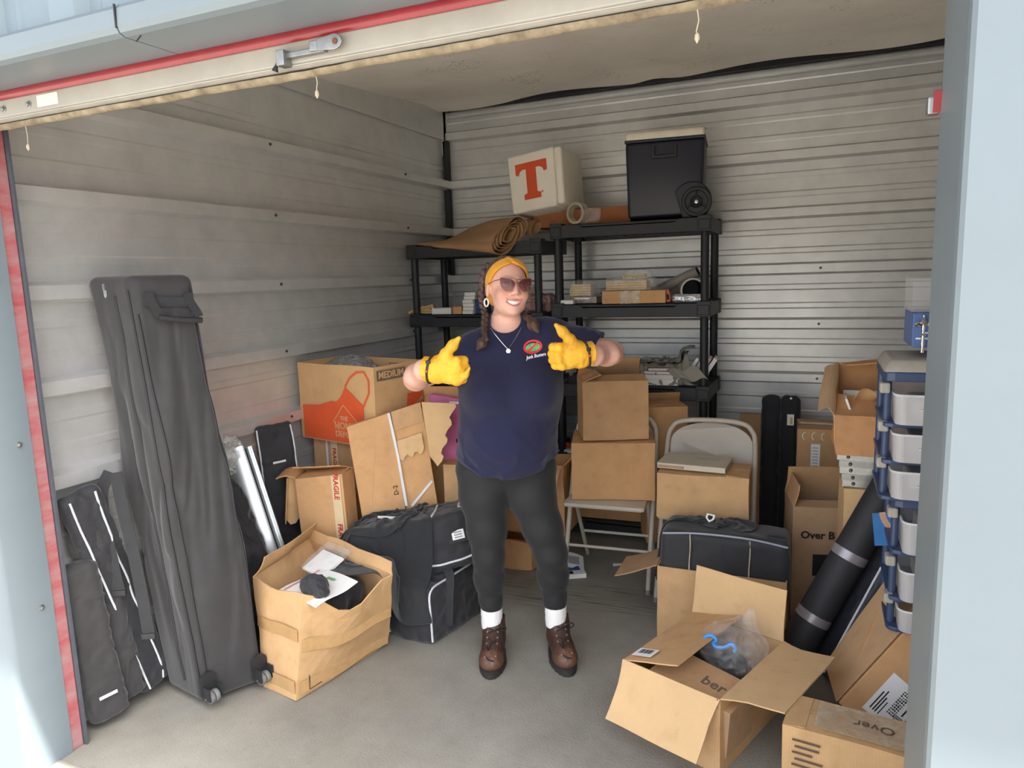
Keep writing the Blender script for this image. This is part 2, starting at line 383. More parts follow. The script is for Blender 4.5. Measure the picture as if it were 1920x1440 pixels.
def scuffs(m, c, ang, L_, W_):
    """dragged dark scuff marks worn into the slab"""
    n = m.node_tree; L = n.links.new; p = n.nodes['Principled BSDF']; base = p.inputs['Base Color'].links[0].from_socket; tc = n.nodes['Texture Coordinate']
    mp = n.nodes.new('ShaderNodeMapping'); mp.vector_type = 'TEXTURE'; mp.inputs['Location'].default_value = (*c, 0); mp.inputs['Rotation'].default_value = (0, 0, ang); mp.inputs['Scale'].default_value = (L_, W_, 1); L(tc.outputs['Object'], mp.inputs[0])
    g = n.nodes.new('ShaderNodeTexGradient'); g.gradient_type = 'SPHERICAL'; L(mp.outputs[0], g.inputs[0])
    q = n.nodes.new('ShaderNodeTexNoise'); q.inputs['Scale'].default_value = 1; q.inputs['Detail'].default_value = 5; m2 = n.nodes.new('ShaderNodeMapping'); m2.inputs['Scale'].default_value = (2.2, 14, 1); L(mp.outputs[0], m2.inputs[0]); L(m2.outputs[0], q.inputs['Vector'])
    r = n.nodes.new('ShaderNodeValToRGB'); r.color_ramp.elements[0].position = .52; r.color_ramp.elements[1].position = .66; L(q.outputs['Fac'], r.inputs[0])
    mu = n.nodes.new('ShaderNodeMath'); mu.operation = 'MULTIPLY'; mu.use_clamp = True; g2 = n.nodes.new('ShaderNodeMath'); g2.operation = 'MULTIPLY'; g2.inputs[1].default_value = 2.0; g2.use_clamp = True; L(g.outputs['Fac'], g2.inputs[0]); L(r.outputs[0], mu.inputs[0]); L(g2.outputs[0], mu.inputs[1])
    x = n.nodes.new('ShaderNodeMixRGB'); x.blend_type = 'MIX'; L(mu.outputs[0], x.inputs[0]); L(base, x.inputs[1]); x.inputs[2].default_value = (*lin((92, 90, 86)), 1); L(x.outputs[0], p.inputs['Base Color'])
scuffs(M_floor, (-1.1, 3.18), math.radians(3), .75, .22)
b = MB(); b.box(((XL+XR)/2, (1.37+YB)/2+.05, -.06), (XR-XL+.3, YB-1.37+.1, .12)); struct(b.part('floor', M_floor))
b = MB(); b.box((-1, -14.0, -.09), (70, 30.73, .12)); struct(b.part('ground', M_ground))
# door sill edge strip: dirt-stained lip between slab and apron
b = MB(); b.sheet(lambda u, v: (-2.34+2.56*u, 1.30+.09*v, .004-.03*(1-v)**2+.004*nz((u*40, v*3, 0))), 60, 4, .02); struct(tag(b.part('threshold', M_ground, smooth=True)))

# ribbed wall sheets: every sheet three ribs high, lapped over the next
def rib_profile(z0, z1, ribs, flat=()):
    pts = [(z0, 0.)]
    for r in sorted(ribs):
        if not z0 < r < z1: continue
        for dz, d in ((-.128, 0), (-.120, .0035), (-.096, .0035), (-.088, 0), (-.037, 0), (-.024, .040), (.024, .040), (.037, 0), (.088, 0), (.096, .0035), (.120, .0035), (.128, 0)):
            z = r+dz
            if z0 < z < z1 and z > pts[-1][0]+1e-4: pts.append((z, d))
    pts.append((z1, 0.)); return pts
def rib_sheet(prof, n=14, wob=.0007, seed=0):
    """(along 0..1, outward, z) strip with slight oil-canning"""
    vs = []; fs = []; k = len(prof)
    for i in range(n+1):
        for (z, d) in prof: vs.append((i/n, d + wob*nz((i*.9, z*3, seed))*2, z))
    for i in range(n):
        for j in range(k-1): fs.append((i*k+j, (i+1)*k+j, (i+1)*k+j+1, i*k+j+1))
    return vs, fs
wl = struct(tag(MB().box((XL-.03, (1.45+YB)/2, 1.45), (.04, YB-1.45, 2.9)).part('wall_left', M_galv)))
wb = struct(MB().box(((XL+XR)/2, YB+.03, 1.45), (XR-XL+.1, .04, 2.9)).part('wall_back', M_galv))
wr = struct(MB().box((XR+.03, (1.2+YB)/2, 1.45), (.04, YB-1.2, 2.9)).part('wall_right', M_galv))
seams = [0.0, .44, 1.42, 2.40, 2.78]
for side, par in (('l', wl), ('b', wb), ('r', wr)):
    for i in range(4):
        z0, z1 = seams[i], seams[i+1]+.012
        prof = rib_profile(z0, z1, [] if (side == 'l' and i == 3) else RIBS)
        vs, fs = rib_sheet(prof, seed=i*3+ord(side)); o = .0012*(i % 2)
        if side == 'l': vv = [(XL+d*1.25+o, 1.46+(YB-1.46)*a, z) for a, d, z in vs]
        elif side == 'b': vv = [(XL+(XR-XL)*a, YB-d-o, z) for a, d, z in vs]
        else: vv = [(XR-d-o, 1.22+(YB-1.22)*a, z) for a, d, z in vs]
        q = MB(); q.add(vv, fs); q.part('wall_panel', M_galv, par)
# flat flashing strip along the top of the left wall
MB().box((XL+.012, 3.03, 2.66), (.012, 3.1, .26)).part('wall_panel', M_galv, wl, bevel=.004)
# sheet screws (heads sit on the ribs)
sm = MB().lathe([(.0075, 0), (.0075, .003), (.0045, .004), (.0045, .008), (.003, .009)], 10).mesh('screw')
sm.materials.append(M_screw)
for x in (-1.02, .0, -.62, -1.9):
    for r in RIBS[0::1]:
        if (int(r*10)+int(abs(x)*10)) % 3 == 0:
            o = link('screw', sm, None, wb, (x, YB-.042, r), (math.pi/2, 0, 0))
for y in (2.75, 3.95):
    for r in RIBS[1:7]:
        link('screw', sm, None, wl, (XL+.051, y, r+.003), (0, math.pi/2, 0))
# corner: dark closure strips, their colour standing in for the shading of the rib gaps
for z0, z1 in ((2.255, 2.53), (1.925, 2.20), (1.6, 1.87)):
    cb = MB().box((XL+.02, YB-.035, (z0+z1)/2), (.035, .05, z1-z0)).part('gap_shade_strip', M_dark, wb, bevel=.004)
b = MB(); b.box((XL+.008, YB-.03, 2.6), (.02, .06, .34)); b.part('corner_flashing', M_galv, wb)

# ceiling: sagging vinyl-faced insulation below the roof, dark gap and purlin at the back
M_vinyl = mat('insulation_vinyl', (240, 235, 225), rough=.5, var=.02, scale=2.5, rgb2=(228, 221, 208), bump=.15, bscale=9)
def spots(m):
    n = m.node_tree; L = n.links.new; p = n.nodes['Principled BSDF']; base = p.inputs['Base Color'].links[0].from_socket; tc = n.nodes['Texture Coordinate']
    a = n.nodes.new('ShaderNodeTexNoise'); a.inputs['Scale'].default_value = 70; a.inputs['Detail'].default_value = 2; L(tc.outputs['Object'], a.inputs['Vector'])
    b_ = n.nodes.new('ShaderNodeTexNoise'); b_.inputs['Scale'].default_value = 3.2; L(tc.outputs['Object'], b_.inputs['Vector'])
    mu = n.nodes.new('ShaderNodeMath'); mu.operation = 'MULTIPLY'; L(a.outputs['Fac'], mu.inputs[0]); L(b_.outputs['Fac'], mu.inputs[1])
    r = n.nodes.new('ShaderNodeValToRGB'); r.color_ramp.elements[0].position = .385; r.color_ramp.elements[1].position = .42; r.color_ramp.elements[0].color = (1, 1, 1, 1); r.color_ramp.elements[1].color = (.45, .4, .34, 1); L(mu.outputs[0], r.inputs[0])
    x = n.nodes.new('ShaderNodeMixRGB'); x.blend_type = 'MULTIPLY'; x.inputs[0].default_value = .8; L(base, x.inputs[1]); L(r.outputs[0], x.inputs[2]); L(x.outputs[0], p.inputs['Base Color'])
spots(M_vinyl)
def ceil_pt(u, v):
    x = XL+.015+(XR-XL-.03)*u; y0 = 1.42; y1 = 4.52 - .045*(x-XL) - .10*math.exp(-((x+.92)/.1)**2) - .03*abs(math.sin(x*2.2+1.2)); y = y0+(y1-y0)*v
    z = 2.66+(y-3.23)*.072
    sag = .018*math.sin(math.pi*min(1, max(0, ((x+2.5) % 1.25)/1.25)))*math.sin(math.pi*v)
    return (x, y, z - sag - .03*max(0, v-.93)/.07*(.5+.5*math.sin(x*5)) + .006*nz((x*2, y*2, 0)))
b = MB(); b.sheet(ceil_pt, 70, 50, .02); struct(b.part('ceiling', M_vinyl, smooth=True))
rf = struct(tag(MB().box((-1, 3.0625, 3.06), (22, 4.675, .05)).part('roof', M_dark)))
b = MB(); b.box(((XL+XR)/2, YB-.05, 2.80), (XR-XL, .06, .16)); b.part('purlin', M_dark, rf)
b = MB(); b.box(((XL+XR)/2, YB-.012, 2.705), (XR-XL-.06, .03, .012)); b.part('wall_angle', M_galv, wb)

# facade above and beside the opening: vertical ribbed pale sheets
YH = 1.22
wf = struct(tag(MB().box((-1.1, 1.34, 2.62), (12, .05, .86)).part('wall_front', M_pale2)))
for i in range(8):
    x0 = -4.6+.93*i; prof = []
    for k in range(3):
        c = x0+.155+.31*k
        for dx, d in ((-.155, 0), (-.075, 0), (-.055, .028), (.03, .028), (.05, 0), (.09, 0), (.097, .004), (.115, .004), (.122, 0)): prof.append((c+dx, d))
    prof.append((x0+.93, 0)); q = MB(); n = len(prof)
    q.add([(x, 1.262-d-.001*(i % 2), z) for z in (2.16, 3.04) for x, d in prof], [(j, j+1, n+j+1, n+j) for j in range(n-1)]); q.part('wall_panel', M_pale2, wf)
sh = MB().lathe([(.010, 0), (.010, .002), (.006, .003), (.006, .008), (.004, .009)], 8).mesh('screw'); sh.materials.append(M_zinc)
for x, z in ((-1.45, 2.19), (-1.358, 2.197), (-1.14, 2.19), (-1.76, 2.19), (-1.048, 2.197)): link('screw', sh, None, wf, (x, 1.258, z), (math.pi/2, 0, 0))
# header flashing: rolled front lip and flat soffit back to the door
def header(x0, x1, name='trim_1', par=None):
    lip = [(YH+.012, 2.215), (YH, 2.203), (YH-.002, 2.165), (YH+.004, 2.152), (YH+.018, 2.146)]
    pr = lip + [(1.40, 2.148), (1.40, 2.152), (YH+.02, 2.152), (YH+.009, 2.158), (YH+.005, 2.168), (YH+.006, 2.2), (YH+.05, 2.213)]
    return MB().prism(pr, 'x', x0, x1).part(name, M_pale, par)
t1 = struct(header(-1.47, .3)); header(-3.2, -1.474, 'header_section', t1)
b = MB(); b.box((-1.472, YH-.0025, 2.186), (.004, .004, .05)); b.box((-1.45, YH+.035, 2.1455), (.05, .002, .002), rot=(0, 0, -.5)); b.part('seam_gap', M_dark, t1)

# left jamb: outer face, reveal, red door guide
jl = struct(MB().add([(-3.2, 1.29, 0), (-2.352, 1.29, 0), (-2.335, 1.296, 0), (-2.325, 1.31, 0), (-2.325, 1.44, 0), (-2.335, 1.44, 0), (-2.345, 1.32, 0), (-3.2, 1.32, 0),
     (-3.2, 1.29, 2.15), (-2.352, 1.29, 2.15), (-2.335, 1.296, 2.15), (-2.325, 1.31, 2.15), (-2.325, 1.44, 2.15), (-2.335, 1.44, 2.15), (-2.345, 1.32, 2.15), (-3.2, 1.32, 2.15)],
     [(i, (i+1) % 8, 8+(i+1) % 8, 8+i) for i in range(8)]+[tuple(range(8))[::-1], tuple(range(8, 16))]).part('trim_2', M_pale, smooth=True))
M_redworn = mat('worn_red_guide', (150, 54, 62), rough=.55, var=.15, scale=6, rgb2=(170, 138, 138), stretch=(1, 1, 3.5))
MB().box((-2.338, 1.462, 1.07), (.016, .04, 2.14)).part('door_guide', M_redworn, jl, bevel=.003)
MB().box((-2.328, 1.487, 1.07), (.022, .008, 2.14)).part('guide_lip', mat('grey_guide', (96, 104, 112), rough=.5, metal=.5), jl)
for z in (.55, 1.1, 1.62): link('screw', sh, None, jl, (-2.325, 1.40, z), (0, math.pi/2, 0))
MB().box((-2.40, 1.48, 1.2), (.10, .05, 2.4)).part('jamb_stud', M_galv, jl)
# right jamb
jr = struct(MB().prism([(.186, 1.2), (.18, 1.206), (.178, 1.22), (.178, 1.44), (.20, 1.44), (.20, 1.235), (1.4, 1.235), (1.4, 1.2)], 'z', 0, 2.15).part('trim_3', M_pale))
MB().box((.192, 1.462, 1.07), (.016, .04, 2.14)).part('door_guide', M_redworn, jr, bevel=.003)
MB().box((.49, 1.46, 1.2), (.58, .03, 2.4)).part('jamb_stud', M_galv, jr)
b = MB(); b.box((.168, 1.452, 1.845), (.02, .022, .03)); b.part('latch_keeper', M_zinc, jr, bevel=.004); MB().box((.172, 1.44, 1.85), (.012, .008, .035), rot=(.3, 0, 0)).part('red_mark', M_red, jr)

# rolled-up door: red curtain on its drum, cream bottom bar, dusty seal, latch
dr = struct(thing('door_1', None, None, (0, 0, 0)))
cv = []
for i in range(40):
    a = i/39*math.pi*2.2; r = .17-.012*i/39; cv.append((1.60+r*math.sin(a-math.pi/2), 2.36+r*math.cos(a-math.pi/2)))
prof = [(1.415, 2.128), (1.418, 2.20), (1.424, 2.30)] + [(1.60-.172*math.cos(a), 2.34+.172*math.sin(a)) for a in [math.pi*2*i/30 for i in range(31)]]
q = MB(); n = len(prof); q.add([(x, y, z) for x in (-2.33, .19) for y, z in prof], [(j, j+1, n+j+1, n+j) for j in range(n-1)]); q.part('curtain', M_red, dr, smooth=True, angle=60)
b = MB(); b.tube([(-2.32, 1.402, 2.139), (.178, 1.402, 2.139)], .019, 14); b.part('red_tube_edge', M_red, dr, smooth=True)
b = MB(); b.prism([(1.392, 2.072), (1.386, 2.080), (1.388, 2.122), (1.394, 2.130), (1.42, 2.130), (1.42, 2.066), (1.398, 2.066)], 'x', -2.325, .182); b.part('bottom_bar', M_cream, dr)
b = MB(); b.tube([(-2.325, 1.388, 2.0735), (.182, 1.388, 2.0735)], .0022, 6); b.part('bar_bead', M_cream, dr)
b = MB(); b.sheet(lambda u, v: (-2.32+2.5*u, 1.392+.03*v+.003*nz((u*60, v*2, 1)), 2.068-.017*math.sin(math.pi*min(1, v*1.1+.12))*(1+.2*nz((u*10, 0, 5))) - .004*max(0, nz((u*9, 2, 8)))), 160, 8, .003); b.part('rubber_seal', M_seal, dr, smooth=True)
MB().box((-1.972, 1.3865, 2.102), (.085, .002, .03)).part('sticker', mat('aged_paper', (232, 218, 196), rough=.8), dr)
lt = MB(); lt.box((-1.085, 1.378, 2.092), (.12, .014, .012)); lt.box((-1.138, 1.372, 2.086), (.022, .028, .034)); lt.prism(arc(-.995, 2.101, .022, .017, -110, 110, 10)+[(-1.04, 2.113), (-1.04, 2.089)], 'y', 1.366, 1.371); lt.box((-1.045, 1.373, 2.1), (.03, .012, .022), rot=(0, 0, .2)); la = lt.part('latch', M_zinc, dr, bevel=.0015)
MB().lathe([(.0065, 0), (.0065, .002), (.003, .0025)], 12, Matrix.Translation((-.99, 1.366, 2.101)) @ Matrix.Rotation(math.pi/2, 4, 'X')).part('rivet', mat('rust', (110, 66, 52), rough=.8), la)
MB().tube([(-1.15, 1.372, 2.09), (-1.158, 1.370, 2.075), (-1.164, 1.370, 2.062)], [.003, .003, .008], 8).part('knotted_cord', M_dark, la)
for x in (-2.16, -2.05): link('screw', sh, None, dr, (x, 1.387, 2.098), (math.pi/2, 0, 0))
# cobweb tufts hanging from the seal
M_web = mat('cobweb_dust', (176, 164, 142), rough=1, var=.3)
for (x, l) in ((-1.075, .032), (-2.10, .05), (-.22, .04)):
    c = thing('cobweb', {-1.075: 'short dusty cobweb wisp below the door latch', -2.10: 'dusty cobweb with a dead leaf hanging by the left jamb', -.22: 'dusty cobweb thread hanging at the right end of the door bar'}[x], 'cobweb', (x, 1.402, 2.05))
    MB().tube([(0, 0, 0), (.003, 0, -l*.5), (-.002, .002, -l)], .0012, 5).part('thread', M_web, c)
    MB().lathe([(.0005, -l-.02), (.005, -l-.012), (.004, -l-.004), (.0005, -l)], 6).part('dust_clump', M_web, c)
# ================================================================ the person (local frame: x = picture right, y = away from the camera, z up)
P = thing('person', 'person in navy t-shirt and mustard headband giving two thumbs up in yellow gloves', 'person', (-1.066, 2.573, 0), (0, 0, YAW))
HC = np.array([-.055, .012, 1.542]); HR = rotm(0, 4, 0) @ rotm(0, 0, 18) @ rotm(-4, 0, 0)
def tohead(p): return (p - V3(HC)) @ np.asarray(HR, np.float32)      # person -> head local
def hp(*q): return tuple(HR @ np.array(q) + HC)                        # head local -> person
TOR = np.array([  # z, cx, cy, rx, ry
 [.70, -.083, .03, .190, .130], [.80, -.083, .025, .197, .150], [.90, -.080, .02, .200, .158], [1.0, -.066, .015, .200, .152], [1.10, -.054, .01, .208, .150],
 [1.16, -.052, .01, .210, .145], [1.22, -.052, .015, .205, .132], [1.28, -.055, .025, .188, .112], [1.34, -.058, .03, .150, .092], [1.40, -.062, .03, .075, .065], [1.46, -.065, .03, .058, .056]])
def torso(p):
    z = p[:, 2]; c = [np.interp(z, TOR[:, 0], TOR[:, i]).astype(np.float32) for i in (1, 2, 3, 4)]
    k = np.sqrt(((p[:, 0]-c[0])/c[2])**2 + ((p[:, 1]-c[1])/c[3])**2); d = (k-1)*np.minimum(c[2], c[3])
    d = np.maximum(d, np.maximum(.70-z, z-1.44))
    for x in (-.138, .034): d = smin(d, ell(p, (x, -.085, 1.135), (.085, .082, .088)), .05)
    d = smin(d, ell(p, (-.075, -.08, .93), (.13, .075, .11)), .06)
    d = smin(d, cap(p, (-.09, .03, 1.345), (-.185, .02, 1.300), .058, .054), .04)
    d = smin(d, cap(p, (-.03, .03, 1.365), (.085, .02, 1.345), .055, .057), .04)
    return d
LA = [(-.190, .02, 1.285), (-.415, -.10, 1.206), (-.357, -.30, 1.264), (-.31, -.34, 1.27)]
RA = [(.088, .02, 1.340), (.338, -.06, 1.278), (.252, -.235, 1.288), (.21, -.265, 1.294)]
def arms(p, o=0.):
    d = chain(p, LA, [.056+o, .046+o, .036+o, .034+o], .012); d = smin(d, ell(p, (-.398, -.165, 1.226), (.044+o, .075, .044+o), rotm(0, 0, -20)), .025)
    e = chain(p, RA, [.056+o, .046+o, .036+o, .034+o], .012); e = smin(e, ell(p, (.312, -.115, 1.281), (.044+o, .075, .044+o), rotm(0, 0, 25)), .025)
    return np.minimum(d, e)
LEGS = (([(-.178, .03, .80), (-.178, .02, .70), (-.170, .008, .56), (-.167, .0, .45), (-.168, .026, .34), (-.166, .03, .24), (-.165, .03, .08)], [.110, .097, .078, .062, .060, .043, .036]),
        ([(.012, .03, .80), (.016, .02, .70), (.058, .008, .56), (.090, .0, .45), (.098, .026, .34), (.103, .03, .24), (.108, .03, .08)], [.110, .097, .080, .064, .060, .043, .036]))
def legs(p, o=0.):
    d = None
    for pts, rs in LEGS:
        e = chain(p, pts, [r+o for r in rs], .03); d = e if d is None else smin(d, e, .018)
    return smin(d, ell(p, (-.083, .04, .82), (.185+o, .13+o, .11)), .04)
def mouth(dz, dy, wx, lift): return [(x*wx, -.094+x*x*.021+dy, -.066+dz+lift*x*x) for x in (-1, -.6, -.2, .2, .6, 1)]
def head(p):
    q = tohead(p)
    d = ell(q, (0, .018, .030), (.074, .092, .084))
    d = smin(d, ell(q, (0, -.022, -.025), (.064, .068, .080)), .035)
    d = smin(d, ell(q, (0, -.040, -.076), (.053, .048, .034)), .035)           # jaw
    d = smin(d, ell(q, (0, -.077, -.097), (.020, .017, .014)), .024)           # chin
    for s in (-1, 1):
        d = smin(d, ell(q, (s*.037, -.066, -.034), (.026, .024, .024)), .022)  # cheeks lifted by the smile
        d = smax(d, -ell(q, (s*.032, -.104, .014), (.021, .016, .014)), .014)  # eye sockets
        d = smin(d, ell(q, (s*.031, -.078, .012), (.016, .013, .012)), .004)   # closed-in lids
        d = smin(d, cap(q, (s*.014, -.090, .030), (s*.046, -.076, .030), .003), .012)
        e = ell(q, (s*.077, .008, -.012), (.010, .019, .031), rotm(12, 0, s*22))
        e = smax(e, -ell(q, (s*.086, .004, -.010), (.008, .011, .019), rotm(12, 0, s*22)), .006)
        d = smin(d, e, .006)
        d = smin(d, ell(q, (s*.0125, -.1005, -.030), (.0085, .009, .0075)), .008)  # nostril wings
    d = smin(d, cap(q, (0, -.092, .016), (0, -.111, -.024), .0075, .0105), .012)
    # mouth: open smile with thin lips
    up_ = chain(q, mouth(.0088, -.001, .035, .006), [.0015, .0032, .0040, .0040, .0032, .0015], .002)
    lo_ = chain(q, mouth(-.0092, .001, .032, .018), [.0015, .0038, .0048, .0048, .0038, .0015], .002)
    d = smin(d, up_, .005); d = smin(d, lo_, .005)
    op = chain(q, mouth(.0, -.004, .032, .0125), [.0015, .0060, .0080, .0080, .0060, .0015], .002)
    d = smax(d, -op, .002)
    return d
def body_f(p):
    z = p[:, 2]; big = np.full(len(p), 9., np.float32)
    d = big
    if z.max() > 1.30:
        d = head(p); d = smin(d, chain(p, [(-.070, .042, 1.33), (-.060, .042, 1.46)], [.058, .051], .02), .018)
    if z.max() > .66: d = smin(d, torso(p)+.014+.35*np.clip(1.0-z, 0, .2), .03); d = smin(d, arms(p), .02)
    if z.min() < 1.0: d = smin(d, legs(p)+.007, .02)
    return d
SK = np.array([lin((222, 174, 156)), lin((206, 128, 112)), lin((184, 88, 84)), lin((88, 58, 44))])
def skin_col(v):
    q = tohead(v); c = np.repeat(SK[0][None], len(v), 0)
    def mix(w_, col): nonlocal c; w_ = np.clip(w_, 0, 1)[:, None]; c = c*(1-w_)+np.array(col)[None]*w_
    for s in (-1, 1):
        mix(.6*np.exp(-(((q[:, 0]-s*.043)/.020)**2+((q[:, 2]+.030)/.018)**2))*(q[:, 1] < -.03), SK[1])
        mix(.75*(np.exp(-(((q[:, 0]-s*.031)/.018)**4+((q[:, 2]-.0245)/.0042)**2)))*(q[:, 1] < -.06), SK[3])
        mix(.8*np.exp(-(((q[:, 0]-s*.031)/.013)**4+((q[:, 2]-.010)/.0035)**2))*(q[:, 1] < -.06), (.05, .03, .025))
    mix(.35*np.exp(-((q[:, 0]/.014)**2+((q[:, 2]+.026)/.014)**2))*(q[:, 1] < -.09), SK[1])
    x = np.abs(q[:, 0])/.033
    lips = np.exp(-((q[:, 2]+.0568-.006*x*x)/.0036)**2)+np.exp(-((q[:, 2]+.0760-.018*x*x)/.0042)**2)
    mix(.75*lips*(x < 1.02)*(q[:, 1] < -.06), SK[2])
    for e in ((-.43, -.11, 1.21), (.355, -.07, 1.275)): mix(.5*np.exp(-((v-V3(e))**2).sum(1)/.04**2), SK[1])
    return c
M_skin = vcol_mat('skin', rough=.48, sss=.12)
body = soft('body', body_f, (-.50, -.37, .03), (.42, .20, 1.69), .0034, M_skin, P, colf=skin_col)
# teeth and eyes
M_teeth = mat('teeth', (246, 240, 230), rough=.3, var=.02)
def teeth_f(p):
    q = tohead(p); x = q[:, 0]; y0 = -.0895+(np.abs(x)/.034)**2*.021; zc = -.0652+(x/.032)**2*.0115
    d = np.maximum(np.abs(q[:, 1]-y0)-.003, np.maximum(np.abs(q[:, 2]-zc)-.0068*np.sqrt(np.clip(1-(x/.031)**2, .05, 1)), np.abs(x)-.028))
    return d + .0009*np.exp(-((((x/.0078+.5) % 1)-.5)/.09)**2)
ve, F = sdf_mesh(teeth_f, np.array(hp(0, -.085, -.066))-.045, np.array(hp(0, -.085, -.066))+.045, .0014)
link('teeth', np_mesh('teeth', ve, F), M_teeth, P)

# t-shirt
gs = waves(11, 8, 40, 130, (1, .6, .8)); gs2 = waves(12, 5, 22, 60, (.5, .4, 1))
gd = waves(17, 6, 40, 110, (.6, .5, 1))
LSE = np.array([-.312, -.045, 1.243]); LSD = np.array([-.86, -.47, -.33]); LSD /= np.linalg.norm(LSD)
RSE = np.array([.285, -.043, 1.29]); RSD = np.array([.95, -.30, -.236]); RSD /= np.linalg.norm(RSD)
def shirt_f(p):
    d = torso(p)
    a = cap(p, (-.18, .02, 1.288), (-.415, -.10, 1.192), .070, .064); a = np.maximum(a, (p-V3(LSE)) @ V3(LSD))
    b = cap(p, (.085, .02, 1.335), (.338, -.06, 1.270), .076, .068); b = np.maximum(b, (p-V3(RSE)) @ V3(RSD))
    d = smin(d, a, .045); d = smin(d, b, .045)
    z = p[:, 2]; fold = np.clip((1.05-z)/.2, 0, 1)
    arm = np.clip((np.abs(p[:, 0]+.055)-.12)/.1, 0, 1)*np.clip((z-1.15)/.1, 0, 1)
    n2 = 1-2*np.abs(gs2(p)); n3 = 1-2*np.abs(gd(p))
    d = d + .0016*gs(p)*(.5+.9*fold) - .011*n2*(.10+fold*.8+arm*.7) - .004*n3*arm
    d = smax(d, (.805+.42*(p[:, 1]+.13)+.05*np.abs(p[:, 0]+.083)) - z, .006)          # hem
    d = smax(d, -ell(p, (-.068, -.012, 1.425), (.064, .078, .066)), .005)                # neckline
    return d
shirt = soft('t_shirt', shirt_f, (-.44, -.26, .74), (.40, .22, 1.46), .0042, mat('navy_jersey', (35, 37, 63), rough=.9, var=.08, scale=60, bump=.25, bscale=420, sheen=.15, spec=.2), P)
def surf_y(f, x, z, y0=-.5, y1=.05, n=45):
    """depth of the first surface hit when looking along +y at (x, z)"""
    x = np.asarray(x, np.float32); z = np.asarray(z, np.float32); y = np.full(x.shape, y0, np.float32)
    for _ in range(n): y = y + np.clip(f(np.stack([x, y, z], 1))*.85, -.01, .05)
    return np.clip(y, y0, y1)
def on_shirt(me, off):
    n = len(me.vertices); co = np.empty(n*3, np.float32); me.vertices.foreach_get('co', co); co = co.reshape(-1, 3); y = surf_y(shirt_f, co[:, 0], co[:, 2]); co[:, 1] = y - off + co[:, 1]; me.vertices.foreach_set('co', co.ravel()); me.update(); return me
# chest print: red prohibition ring over a green patch, script lettering below
M_pr = mat('print_red', (214, 44, 48), rough=.7, var=.03); M_pg = mat('print_green', (120, 178, 110), rough=.7, var=.25, scale=60, rgb2=(70, 130, 84)); M_pw = mat('print_white', (240, 244, 248), rough=.7, var=.02); M_pb = mat('print_blue', (150, 190, 220), rough=.7, var=.05)
LX, LZ = .036, 1.311; tl = math.radians(8)
def pr2(x, z): return (LX+x*math.cos(tl)-z*math.sin(tl), LZ+x*math.sin(tl)+z*math.cos(tl))
def flat_print(name, polys, m, off):
    b = MB()
    for poly in polys:
        n = len(poly); b.add([(pr2(*q)[0], 0, pr2(*q)[1]) for q in poly], [tuple(range(n))])
    me = b.mesh(name, fix=False); bm_ = bmesh.new(); bm_.from_mesh(me); bmesh.ops.triangulate(bm_, faces=bm_.faces); bmesh.ops.subdivide_edges(bm_, edges=bm_.edges, cuts=2, use_grid_fill=True); bm_.to_mesh(me); bm_.free()
    return link(name, on_shirt(me, off), m, shirt)
ringq = [[(.037*math.cos(a), .0265*math.sin(a)), (.037*math.cos(b_), .0265*math.sin(b_)), (.029*math.cos(b_), .019*math.sin(b_)), (.029*math.cos(a), .019*math.sin(a))] for a, b_ in [(2*math.pi*i/24, 2*math.pi*(i+1)/24) for i in range(24)]]
flat_print('printed_patch', [[(.029*math.cos(2*math.pi*i/18), -.002+.016*math.sin(2*math.pi*i/18)) for i in range(18)]], M_pg, .0012)
flat_print('printed_ring', ringq+[[(-.027, -.014), (-.022, -.018), (.027, .013), (.022, .017)]], M_pr, .0018)
me = text_mesh('Junk Busters', .0175, 0, shear=.25, bold=.0004)
for v in me.vertices: x, y = v.co.x, v.co.y; q = pr2(x*.86+.006, y-.036); v.co = (q[0], 0, q[1])
link('printed_lettering', on_shirt(me, .0016), M_pw, shirt)

# leggings
gl = waves(21, 7, 40, 140)
def leg_f(p):
    d = legs(p) + .0012*gl(p); z = p[:, 2]
    d = d - .0025*(1-2*np.abs(gs2(p*1.5)))*np.clip((.5-z)/.2, 0, 1)
    return np.maximum(np.maximum(d, .205-z), z-.92)
soft('leggings', leg_f, (-.31, -.16, .19), (.17, .20, .94), .0048, mat('black_leggings', (24, 25, 27), rough=.75, var=.10, scale=30, bump=.1, bscale=500, sheen=.1), P)

# socks and boots
M_sock = mat('white_sock', (232, 230, 228), rough=.9, var=.05, bump=.3, bscale=150, stretch=(1, 1, .2))
M_sole = mat('boot_sole', (46, 42, 40), rough=.8, var=.2); M_lace = mat('boot_lace', (38, 27, 24), rough=.8); M_eye = mat('eyelet', (176, 168, 156), rough=.35, metal=.8)
M_boot = vcol_mat('worn_leather', rough=.5, bump=.25, bscale=90)
gb = waves(31, 6, 90, 260)
def boot_f(p):
    d = ell(p, (0, -.125, .050), (.052, .068, .046))
    d = smin(d, ell(p, (0, -.02, .055), (.047, .10, .045)), .03)
    d = smin(d, ell(p, (0, .045, .06), (.042, .045, .06)), .03)
    d = smin(d, chain(p, [(0, -.055, .075), (0, .01, .115), (0, .026, .158)], [.036, .044, .047], .02), .03)
    d = smin(d, np.abs(ell(p, (0, -.128, .052), (.049, .066, .047)))+.0 , .002)
    d = d + .0012*gb(p)
    d = smax(d, p[:, 2]-(.166-.22*np.clip(p[:, 1]+.02, -.05, .02)), .004)
    d = smax(d, -cap(p, (0, .026, .15), (0, .026, .26), .040), .004)
    return np.maximum(d, .018-p[:, 2])
